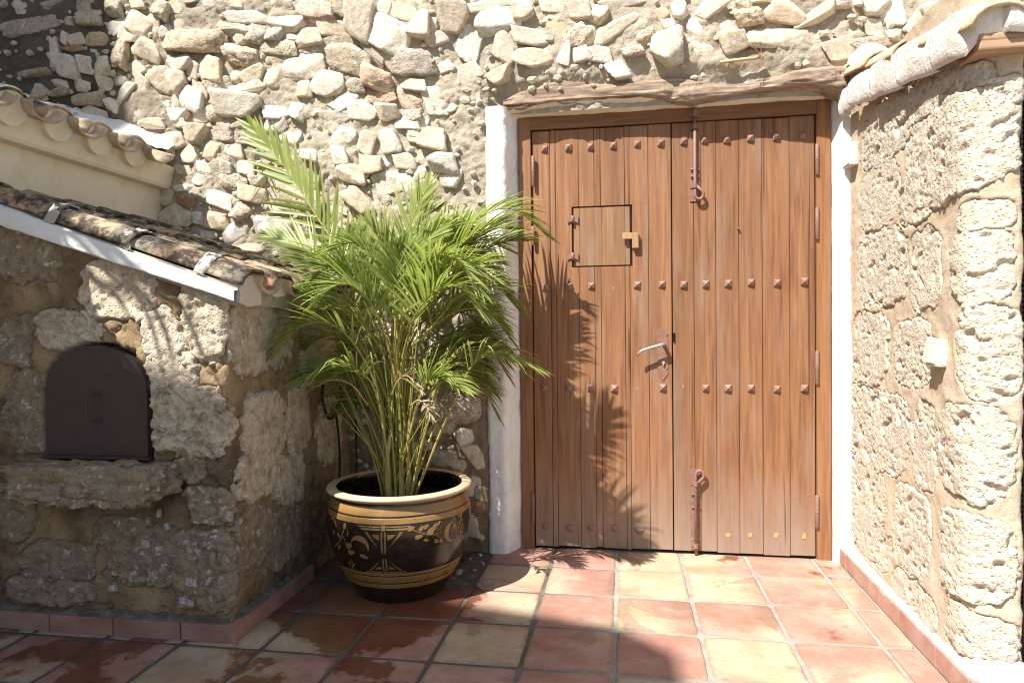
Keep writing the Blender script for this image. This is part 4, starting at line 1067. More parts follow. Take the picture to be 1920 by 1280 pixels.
for k, y in enumerate(cys):
    for j in range(3):
        xe = CXW+.108-.30*j-(.02 if j else 0)
        o = link('roof_tile', crn.choice(BT if j or k > 1 else BTC), None, croof, (xe, y, 2.0+es*(CXW+.108-xe)+j*.004))
        o.rotation_euler = (crn.uniform(-.04,.04), R(17), crn.uniform(-.02,.02)); f = crn.uniform(.85,1.15); o.color = (f, f*.97, f*.93, 1)
    m = MB(); m.tube([(CXW+.02, y, 2.015),(CXW+.106, y, 1.998)], .076, 20); m.build('tile_plug', MAT['cream'], croof)
    yp = y+pitch*.5
    for j in range(2):
        xe = CXW+.165-.30*j
        o = link('roof_tile', crn.choice(BTC), None, croof, (xe, yp, 2.026+es*(CXW+.165-xe)+.004*j))
        o.rotation_euler = (Matrix.Rotation(R(17), 4, 'Y')@Matrix.Rotation(math.pi, 4, 'X')).to_euler(); o.color = (1,.95,.9,1)
# white mortar fillet where that roof meets the stone wall
fl = np.linspace(0, 1, 60); vv = np.linspace(0, 1, 8); Fg, Vg = np.meshgrid(fl, vv)
X = (CXW+.10)*(1-Fg)+(-3.9)*Fg; Zr = 2.02+es*(CXW+.10-X)
Pq = np.stack([X, -.20+.10*Vg, Zr+.05+.09*Vg**1.3], -1); nn = fbm(Pq.reshape(-1,3)*12, 3, 99).reshape(Fg.shape); Pq[:,:,2] += nn*.016
Pq[:,0,1] += .02
me, org = grid_mesh('flashing', Pq, True); link('flashing', me, MAT['white'], croof, org)

# ================================================================== tufa building on the right
rbld = empty('tufa_house', (1.3, -.7, 0)); tag(rbld, 'sunlit tufa block house with wide sandy joints, right of the door', 'house')
rpath = Path([(1.030,.06),(1.010,-1.215),(1.150,-1.240),(1.155,-.9)], [.09,.03])
def roff(S, Z, P): return -.001 - recess(S, Z, P, RM, True) + fbm(P*3, 3, 151)*.010 + fbm(P*12, 3, 157)*.005 + fbm(P*50, 2, 161)*.0016
TB = (.52,.45,.355); TL = (.53,.455,.355); TG = (.48,.42,.34)
RM = measure(rpath, [
    (1663,244,92,122,.018,.011,.014,TG),(1650,366,74,126,.008,.006,.008,TL),(1742,196,66,44,.014,.010,.014,TG),(1760,150,90,60,.014,.012,.014,TG),(1700,190,40,60,.012,.01,.012,TG),
    (1808,268,214,196,.040,.014,.012,TB),(1722,368,72,104,.034,.014,.014,TB),(1655,502,96,142,.014,.010,.013,TB),(1735,505,58,150,.008,.008,.009,TL),
    (1845,500,128,140,.022,.012,.012,TB),(1850,402,112,58,.010,.006,.006,TL),(1632,652,66,140,.010,.008,.010,TB),(1712,662,74,130,.014,.011,.014,TB),(1856,655,124,190,.026,.018,.018,TB),
    (1645,805,128,154,.014,.011,.014,TB),(1734,835,42,166,.012,.010,.012,TB),(1834,852,148,176,.024,.015,.016,TB),(1622,918,80,112,.012,.011,.012,TB),(1636,1010,80,90,.012,.011,.012,TB),
    (1712,1000,74,166,.016,.012,.014,TB),(1837,1050,150,172,.026,.017,.016,TB),(1715,1122,80,70,.012,.012,.012,TB),(1840,1195,140,90,.018,.013,.012,TG),(1585,840,22,130,.008,.006,.008,TL),
    (1880,170,80,60,.02,.012,.012,TG),(1830,140,80,50,.016,.012,.014,TG)],
    .99, 900)
P, S, Z = sheet(rpath, 0, rpath.len, -.01, 2.16, .008, roff)
me, org = grid_mesh('joint_mortar', P, True); link('joint_mortar', me, MAT['tan'], rbld, org)
blocks(rbld, rpath, RM, MAT['block'], res=.0055, zmin=.075, kp=.34, kr_=.42, kq=.38, holes=True, crisp=True)
m = MB(); m.box(1.06, 1.115, -1.19, .0, 0, 2.05); m.box(1.9, 2.6, -1.22, .0, 0, 2.1); m.box(1.12, 1.95, -1.2, -1.0, 1.98, 2.08)
m.box(1.06, 2.6, -.04, .05, 0, 2.3)
m.build('core', MAT['tan'], rbld)
m = MB(); m.box(1.15, 1.9, -.46, -.42, .0, 2.1); m.build('unlit_room_panel', MAT['black'], rbld)  # near-black panel paints in the darkness of the unlit room
# timber over the doorway
b0, b1 = onY(1828, 80, -1.26), onY(1918, 82, -1.26)
m = MB(); m.box(b0[0], b0[0]+.9, -1.285, -1.16, float(onY(1870,98,-1.26)[2]), float(onY(1870,66,-1.26)[2]), c=.006); m.build('beam', MAT['beamr'], rbld)
# roof: whitewashed verge, barrel tiles
vpath = Path([(.985,-.03),(.975,-1.285),(1.7,-1.30)], .07)
tp = [(1600,150),(1640,120),(1662,108),(1690,92),(1712,78),(1745,56),(1775,40),(1800,22),(1840,4),(1880,2),(1920,10)]
bp = [(1600,200),(1640,186),(1680,170),(1712,152),(1745,140),(1775,122),(1808,106),(1832,80),(1860,66),(1890,62),(1920,62)]
tS, tZ = np.array([px2path(vpath, *p_) for p_ in tp]).T; bS, bZ = np.array([px2path(vpath, *p_) for p_ in bp]).T
q = np.linspace(max(tS[0], bS[0])-.16, 1.9, 260); q = q[q > 0]; vv = np.linspace(0, 1, 26); Q, Vg = np.meshgrid(q, vv)
zt_, zb_ = np.interp(Q, tS, tZ)-.012, np.interp(Q, bS, bZ)
sg = (Q-tS[0])/.27; zt_ = zt_+.022*np.sqrt(np.maximum(0, np.sin(math.pi*(sg-np.floor(sg)))))-.012
Zg = zb_+(zt_-zb_)*Vg
seg = (Q-tS[0])/.27; saw = 1-(seg-np.floor(seg))
off = .022*saw + .003*np.sin(Vg*math.pi) - .012*(1-Vg)**8
x, y = vpath.at(Q.ravel(), off.ravel()); Pq = np.stack([x, y, Zg.ravel()], 1); nn = fbm(Pq*14, 3, 171); x, y = vpath.at(Q.ravel(), off.ravel()+nn*.0025+fbm(Pq*np.array([60,60,9]), 2, 175)*.0015)
Pq = np.stack([x, y, Zg.ravel()], 1).reshape(Q.shape+(3,))
me, org = grid_mesh('verge', Pq, True)
rroof_m = MB(); rroof_m.add([(1.0,.0,2.28),(1.0,-1.27,2.0),(2.6,-1.27,2.0),(2.6,.0,2.28),(1.0,.0,2.2),(1.0,-1.27,1.935),(2.6,-1.27,1.935),(2.6,.0,2.2)], [(0,1,2,3),(7,6,5,4),(0,4,5,1),(1,5,6,2),(2,6,7,3),(3,7,4,0)])
rroof = rroof_m.build('roof', MAT['mortar'], rbld)
link('verge', me, MAT['verge'], rroof, org)
rs = math.atan2(.28, 1.27)
rz = lambda y: 2.235+.2205*y+.05
for row, xr in enumerate((1.052, 1.26, 1.47, 1.68)):
    for k in range(5):
        ye = -1.31+.29*k
        o = link('roof_tile', crn.choice(BTC), None, rroof, (xr, ye, rz(ye)-.052+.008*k))
        o.rotation_euler = (Matrix.Rotation(-math.pi/2, 4, 'Z')@Matrix.Rotation(rs, 4, 'Y')).to_euler(); f = crn.uniform(1,1.15); o.color = (f*1.05, f*1.02, f*.92, 1)
for (px, py, wpx, hpx) in ((1632,112,30,26),):
    c = onY(px, py, -.17); m = MB(); bm = bmesh.new(); bmesh.ops.create_icosphere(bm, subdivisions=4, radius=1)
    for v in bm.verts:
        d = 1+.06*math.sin(v.co.x*6)*math.cos(v.co.z*5); v.co = Vector((c[0]+v.co.x*.085*d, -.15+v.co.y*.07, c[2]+v.co.z*.075*d))
    m.bm(bm); m.build('plaster_fillet', MAT['white'], rroof, True)

# ---- right kerb
rk = empty('wall_kerb', (.99,-.6,0)); tag(rk, 'pink terracotta skirting along the sunlit tufa wall with white mortar on top', 'kerb')
ky = [-1.262, -1.05, -.745, -.44, -.135, .0]
for a, b in zip(ky[:-1], ky[1:]):
    m = MB(); m.box(.989+kr.uniform(-.001,.001), 1.02, a+.0015, b-.0015, 0, .073, c=.003); o = m.build('tile', MAT['kerb'], rk); f = kr.uniform(1.0, 1.2); o.color = (f, f*1.05, f*1.05, 1)
for a, b in ((.990, 1.27),(1.2725, 1.55)):
    m = MB(); m.box(a, b, -1.292, -1.264, 0, .0735, c=.003); o = m.build('tile', MAT['kerb'], rk); o.color = (1.1,1.1,1.1,1)
fpath = Path([(.992,.0),(.992,-1.288),(1.55,-1.288)], .06)
q = np.linspace(0, fpath.len, 420); vv = np.linspace(0, 1, 10); Q, Vg = np.meshgrid(q, vv)
x, y = fpath.at(Q.ravel(), (.002-.055*Vg).ravel()); Pq = np.stack([x, y, (.068+.050*Vg**1.2).ravel()], 1); nn = fbm(Pq*26, 4, 181); Pq[:,2] += nn*.012*np.minimum(1, Vg.ravel()*3+.2); Pq[:,0] += nn*.004
me, org = grid_mesh('bedding', Pq.reshape(Q.shape+(3,)), True); link('bedding', me, MAT['white'], rk, org)

# ---- bead curtain in the doorway
bc = empty('bead_curtain', (1.5,-1.1,0)); tag(bc, 'brown metal bead curtain hanging in the doorway at the right edge', 'curtain')
pts, rad = [], []
for k in range(118):
    z = 1.97-k*.0165
    pts += [(0,0,z),(0,0,z-.004),(0,0,z-.011)]; rad += [.0012,.0042,.0042]
m = MB(); m.tube(pts, rad, 6); sme2 = m.mesh('strand', True); sme2.materials.append(MAT['bead'])
for k in range(56): link('strand', sme2, None, bc, (1.146+.0128*k, -1.12+.004*(k % 2), 0))
m = MB(); m.box(1.13, 1.9, -1.128, -1.108, 1.968, 1.985); m.build('rail', MAT['bead'], bc)

# ---- light switch on the corner, junction box by the jamb
s, z = px2path(rpath, 1766, 661); x, y = rpath.at(np.array([s]), .012); nx, ny = rpath.at(np.array([s]), 1.012); nrm = Vector((nx[0]-x[0], ny[0]-y[0], 0)).normalized()
sw = empty('light_switch', (x[0], y[0], z)); tag(sw, 'ivory plastic double light switch on the tufa corner', 'light switch')
sw.rotation_euler[2] = math.atan2(nrm.y, nrm.x)+math.pi/2
def lk(mbuild, name, mat, par):
    o = bpy.data.objects.new(name, mbuild.mesh(name, False)); o.data.materials.append(mat); COL.objects.link(o); o.parent = par; return o
m = MB(); m.box(-.043,.043,-.022,.015,-.045,.045, c=.010); lk(m, 'housing', MAT['plastic'], sw)
for a, b in ((-.034,-.002),(.002,.026)):
    m = MB(); m.add([(a,-.0335,-.030),(b,-.0335,-.030),(b,-.0245,.028),(a,-.0245,.028),(a,-.02,-.034),(b,-.02,-.034),(b,-.02,.03),(a,-.02,.03)], [(0,1,2,3),(4,5,1,0),(1,5,6,2),(3,2,6,7),(4,0,3,7)]); lk(m, 'rocker', MAT['plastic'], sw)
s, z = px2path(rpath, 1601, 292); x, y = rpath.at(np.array([s]), .0)
jb = empty('junction_box', (x[0], y[0], z)); tag(jb, 'small square grey plastic junction box at the top of the right jamb', 'junction box')
m = MB(); m.box(-.034,.012,-.055,.045,-.050,.050, c=.003); lk(m, 'box', MAT['plastic'], jb)
m = MB(); m.box(-.0365,-.0338,-.048,.038,-.043,.043, c=.001); lk(m, 'lid', MAT['greyplastic'], jb)

# ================================================================== glazed pot
PC = (-.962, -.600)
pot = empty('glazed_pot', (PC[0], PC[1], 0)); tag(pot, 'large dark brown glazed pot with ochre bands, triangles and painted flowers', 'plant pot')
PROF = [(.0,.004),(.17,.004),(.186,.0),(.192,.006),(.205,.03),(.232,.075),(.256,.12),(.276,.165),(.292,.21),(.303,.255),(.308,.30),(.306,.34),(.300,.375),(.292,.40),(.286,.415),(.284,.425)]
pr_, pz_ = np.array([p_ for p_ in PROF if p_[0] > .18]).T
def prad(z): return float(np.interp(z, pz_, pr_))
def lathe(prof, name, mat, par, n=96, closed=False, smooth=True):
    m = MB(); vs = []; fs = []
    for r_, z in prof:
        for k in range(n):
            a_ = 2*math.pi*k/n; vs.append((PC[0]+r_*math.cos(a_), PC[1]+r_*math.sin(a_), z))
    for i in range(len(prof)-1):
        for k in range(n): fs.append((i*n+k, i*n+(k+1) % n, (i+1)*n+(k+1) % n, (i+1)*n+k))
    m.add(vs, fs); return m.build(name, mat, par, smooth)
fine = []
zz = list(np.linspace(.006, .425, 60))
body = lathe([(.001,.004),(.17,.004),(.186,.0),(.190,.003)]+[(prad(z), z) for z in zz]+[(.284,.43)], 'body', MAT['glaze'], pot)
rim = lathe([(.283,.429),(.297,.435),(.307,.441),(.311,.447),(.309,.453),(.302,.457),(.287,.459),(.274,.458),(.268,.4545)], 'rim', MAT['rim'], pot)
lathe([(.2685,.455),(.264,.44),(.268,.40),(.276,.36)], 'inner_wall', MAT['glaze'], pot)
lathe([(.27,.375),(.2,.382),(.1,.386),(.001,.388)], 'soil', MAT['soil'], pot)
def band(z0, z1, mat, name='band', e=.0012):
    zs = np.linspace(z0, z1, 9); lathe([(prad(z0)-.002, z0)]+[(prad(z)+e, z) for z in zs]+[(prad(z1)-.002, z1)], name, mat, pot, 120)
band(.355,.378, MAT['gold']); band(.383,.420, MAT['gold']); band(.105,.135, MAT['gold']); band(.140,.152, MAT['gold']); band(.080,.100, MAT['gold'])
TH0 = math.atan2(CAM[1]-PC[1], CAM[0]-PC[0])
def decal(polys, name, mat=None, e=.0014):
    """flat painted figures given as polygons of (arc metres to the right, height), wrapped on the belly"""
    m = MB()
    for pl in polys:
        # split long edges so the figure follows the curve
        out = []
        for i in range(len(pl)):
            a, b = pl[i], pl[(i+1) % len(pl)]; n = max(1, int(math.hypot(b[0]-a[0], b[1]-a[1])/.012))
            for k in range(n): out.append((a[0]+(b[0]-a[0])*k/n, a[1]+(b[1]-a[1])*k/n))
        cx = sum(p_[0] for p_ in out)/len(out); cz = sum(p_[1] for p_ in out)/len(out)
        def w(u, z, ee=e):
            r_ = prad(z)+ee; th = TH0 + u/.30; return (PC[0]+r_*math.cos(th), PC[1]+r_*math.sin(th), z)
        vs = [w(cx, cz)] + [w(*p_) for p_ in out]; n = len(out)
        m.add(vs, [(0, 1+i, 1+(i+1) % n) for i in range(n)])
    return m.build(name, mat or MAT['gold'], pot, True)
def fan(u0, zt, zb, hw, up):
    """triangle made of nested bars; up = apex at the bottom (False) or top (True)"""
    P_ = []
    f = lambda u, t: (u0+u, (zb+(zt-zb)*t) if not up else (zt-(zt-zb)*t))
    for s in (-1, 1):
        q = lambda u, t: f(s*u, t)
        P_.append([q(.003,.0),(*q(.010,.12),),q(.010,.80),q(.003,.80)])
        P_.append([q(.012,.14),q(.020,.25),q(hw*.80,.80),q(hw*.66,.80)])
        P_.append([q(.016,.52),q(.016,.72),q(hw*.50,.72),q(hw*.36,.60)])
        P_.append([q(.010,.86),q(hw*.92,.86),q(hw,.93),q(.010,.93)])
        P_.append([q(.010,.965),q(hw*1.05,.965),q(hw*1.12,1.0),q(.010,1.0)])
    P_.append([f(-.0075,.84),f(.0075,.84),f(.0075,1.03),f(-.0075,1.03)])
    return P_
U0 = -.066
decal(fan(U0, .350, .236, .094, False), 'fan_motif'); decal(fan(U0, .224, .153, .090, True), 'fan_motif')
def leafp(u, z, l, w, a_):
    c, s = math.cos(a_), math.sin(a_); o = []
    for k in range(14):
        t = 2*math.pi*k/14; x = l/2*math.cos(t); y = w/2*math.sin(t)*(1-.35*math.cos(t)); o.append((u+x*c-y*s, z+x*s+y*c))
    return o
def stemp(pts, w=.003):
    P_ = []
    for (a, b) in zip(pts[:-1], pts[1:]):
        d = Vector((b[0]-a[0], b[1]-a[1])); n = Vector((-d.y, d.x)).normalized()*w/2
        P_.append([(a[0]-n.x,a[1]-n.y),(b[0]-n.x,b[1]-n.y),(b[0]+n.x,b[1]+n.y),(a[0]+n.x,a[1]+n.y)])
    return P_
def crescent(u, z, R_, a0, a1, w):
    n = 14; o = []
    for k in range(n+1):
        t = a0+(a1-a0)*k/n; o.append((u+R_*math.cos(t), z+R_*math.sin(t)))
    for k in range(n, -1, -1):
        t = a0+(a1-a0)*k/n; q = R_-w*math.sin(math.pi*k/n)-.001; o.append((u+q*math.cos(t), z+q*math.sin(t)))
    # as quads so that it stays a crescent
    return [[o[k], o[k+1], o[2*n-k], o[2*n+1-k]] for k in range(n)]
fr = random.Random(4)
right = stemp([(U0+.10,.338),(U0+.125,.325),(U0+.155,.312),(U0+.185,.306),(U0+.215,.292),(U0+.235,.27)]) + [leafp(U0+.105,.338,.03,.018,.3), leafp(U0+.145,.334,.026,.016,.9), leafp(U0+.165,.338,.026,.015,.5), leafp(U0+.135,.302,.032,.018,.2), leafp(U0+.185,.318,.034,.026,.8), leafp(U0+.20,.332,.032,.018,1.0), leafp(U0+.165,.285,.018,.012,-.4), leafp(U0+.21,.272,.024,.015,-.5), leafp(U0+.232,.268,.022,.014,-.9), leafp(U0+.22,.343,.024,.012,.7)]
for _ in range(34): right.append(leafp(U0+fr.uniform(.15,.26), .312+fr.uniform(-.035,.02), .005, .004, fr.random()*3))
decal(right, 'flower_branch')
decal(crescent(U0+.285,.295,.040,1.2,4.9,.020)+[leafp(U0+.30,.315,.022,.016,.3)], 'scroll_motif')
far = stemp([(U0+.345,.36),(U0+.34,.33),(U0+.345,.30),(U0+.34,.27)], .005)
for _ in range(40): far.append(leafp(U0+.343+fr.uniform(-.016,.016), fr.uniform(.26,.36), .008, .006, fr.random()*3))
decal(far, 'flower_branch')
left = stemp([(U0-.26,.235),(U0-.21,.265),(U0-.185,.30),(U0-.175,.325)], .006) + stemp([(U0-.185,.30),(U0-.165,.27),(U0-.15,.262)], .005) + [leafp(U0-.172,.338,.026,.018,1.5), leafp(U0-.205,.292,.03,.012,-.6), leafp(U0-.152,.262,.036,.026,.4), leafp(U0-.145,.235,.04,.02,.2), leafp(U0-.155,.313,.03,.008,1.5), leafp(U0-.085,.225,.04,.016,-.3), leafp(U0-.215,.245,.04,.012,.7)]
decal(left, 'flower_branch'); decal(crescent(U0-.10,.268,.042,-.5,3.0,.022), 'scroll_motif'); decal(crescent(U0-.26,.325,.034,-.2,2.6,.016)+[leafp(U0-.245,.30,.02,.016,0)], 'scroll_motif')
lowl = [leafp(U0-.165+fr.uniform(-.02,.02), .165+fr.uniform(-.02,.03), .03, .004, 1.2+fr.uniform(-.6,.6)) for _ in range(10)]
decal(lowl, 'grass_motif')

# ================================================================== areca palm
palm = empty('areca_palm', (PC[0], PC[1], .38)); tag(palm, 'lush green feather palm with many thin canes growing in the glazed pot', 'palm')
def catm(pts, n):
    P_ = [2*pts[0]-pts[1]]+list(pts)+[2*pts[-1]-pts[-2]]; out = []
    segs = len(pts)-1
    for i in range(n+1):
        u = i/n*segs; k = min(int(u), segs-1); t = u-k
        a, b, c, d = P_[k:k+4]
        out.append(.5*((2*b)+(-a+c)*t+(2*a-5*b+4*c-d)*t*t+(-a+3*b-3*c+d)*t**3))
    return out
NL = 1.12
def frond(parent, pts, L=.26, n=30, start=.42, droop=.9, lift=.35, wmax=.0064, seed=0, name='frond', mats=None, twist=0.0, rad=.0062, yellow=0.3, up=None, brown=0.0):
    rn = random.Random(seed); n = int(n*NL); L = L*.92
    sp = catm([Vector(p_) for p_ in pts], 40)
    m = MB(); m.tube(sp, [rad*(1-.82*i/40)+.0007 for i in range(41)], 6, 1)
    nv0 = len(m.v); att = [(0,.5,0)]*nv0
    fu = rn.random()
    for i in range(n):
        u = start+(1-start)*((i+.5)/n)**.95
        f = u*40; k = min(int(f), 39); p0 = sp[k].lerp(sp[k+1], f-k); T = (sp[min(k+2,40)]-sp[max(k-1,0)]).normalized()
        upv = Vector((0,0,1)) if up is None else Vector(up)
        S = T.cross(upv)
        if S.length < .15: S = T.cross(Vector((.3,-1,.2)))
        S.normalize(); S = Matrix.Rotation(twist, 3, T)@S; U = S.cross(T).normalized()
        v = (u-start)/(1-start)
        ll = L*(.50+.62*math.sin(math.pi*min(1, v*.80+.16)))*(1-.38*v**3)
        phi = R(52)*(1-v)+R(16)*v
        for s in (-1, 1):
            if rn.random() < .03: continue
            ph = phi*rn.uniform(.82, 1.18); li = lift*rn.uniform(.5, 1.4); l_ = ll*rn.uniform(.82, 1.1)
            d = (T*math.cos(ph)+(S*s*math.cos(li)+U*math.sin(li))*math.sin(ph)).normalized()
            wv = d.cross(U); wv = (wv if wv.length > .05 else S).normalized(); wv = Matrix.Rotation(rn.uniform(-.5,.5), 3, d)@wv
            p_ = p0+T*rn.uniform(-.006,.006); ns = 6; g_ = rn.random()*.6+fu*.4; yl = 1.0 if rn.random() < yellow else rn.random()*.4
            vs, fs = [], []
            dr = droop*rn.uniform(.6, 1.5)
            wm = wmax*rn.uniform(.75, 1.15)
            for j in range(ns+1):
                t = j/ns
                wd = wm*min(1, .35+t*3.2)*(1-t**2.6)+.0004
                nn = wv.cross(d).normalized()
                if nn.z < 0: nn = -nn
                vs += [p_-wv*wd+nn*wd*.28, p_, p_+wv*wd+nn*wd*.28]; att += [(t, g_, yl)]*3
                p_ = p_+d*(l_/ns)
                d = (d+Vector((0,0,-1))*(dr*l_*(.25+t*1.3))*.55).normalized()
                wv = (wv-d*wv.dot(d)).normalized()
            for j in range(ns):
                a = j*3; fs += [(a,a+1,a+4,a+3),(a+1,a+2,a+5,a+4)]
            m.add(vs, fs, 0)
    o = m.build(name, mats or [MAT['leaf'], MAT['cane']], parent, True)
    ca = o.data.color_attributes.new('lf', 'FLOAT_COLOR', 'POINT')
    ca.data.foreach_set('color', np.array([(a, b, c, 1) for a, b, c in att], np.float32).ravel())
    return o
pr = random.Random(17)
def base():
    a_, r_ = pr.uniform(0, 6.28), .075*math.sqrt(pr.random()); return np.array([PC[0]+.0+r_*math.cos(a_), PC[1]+r_*math.sin(a_), .375])
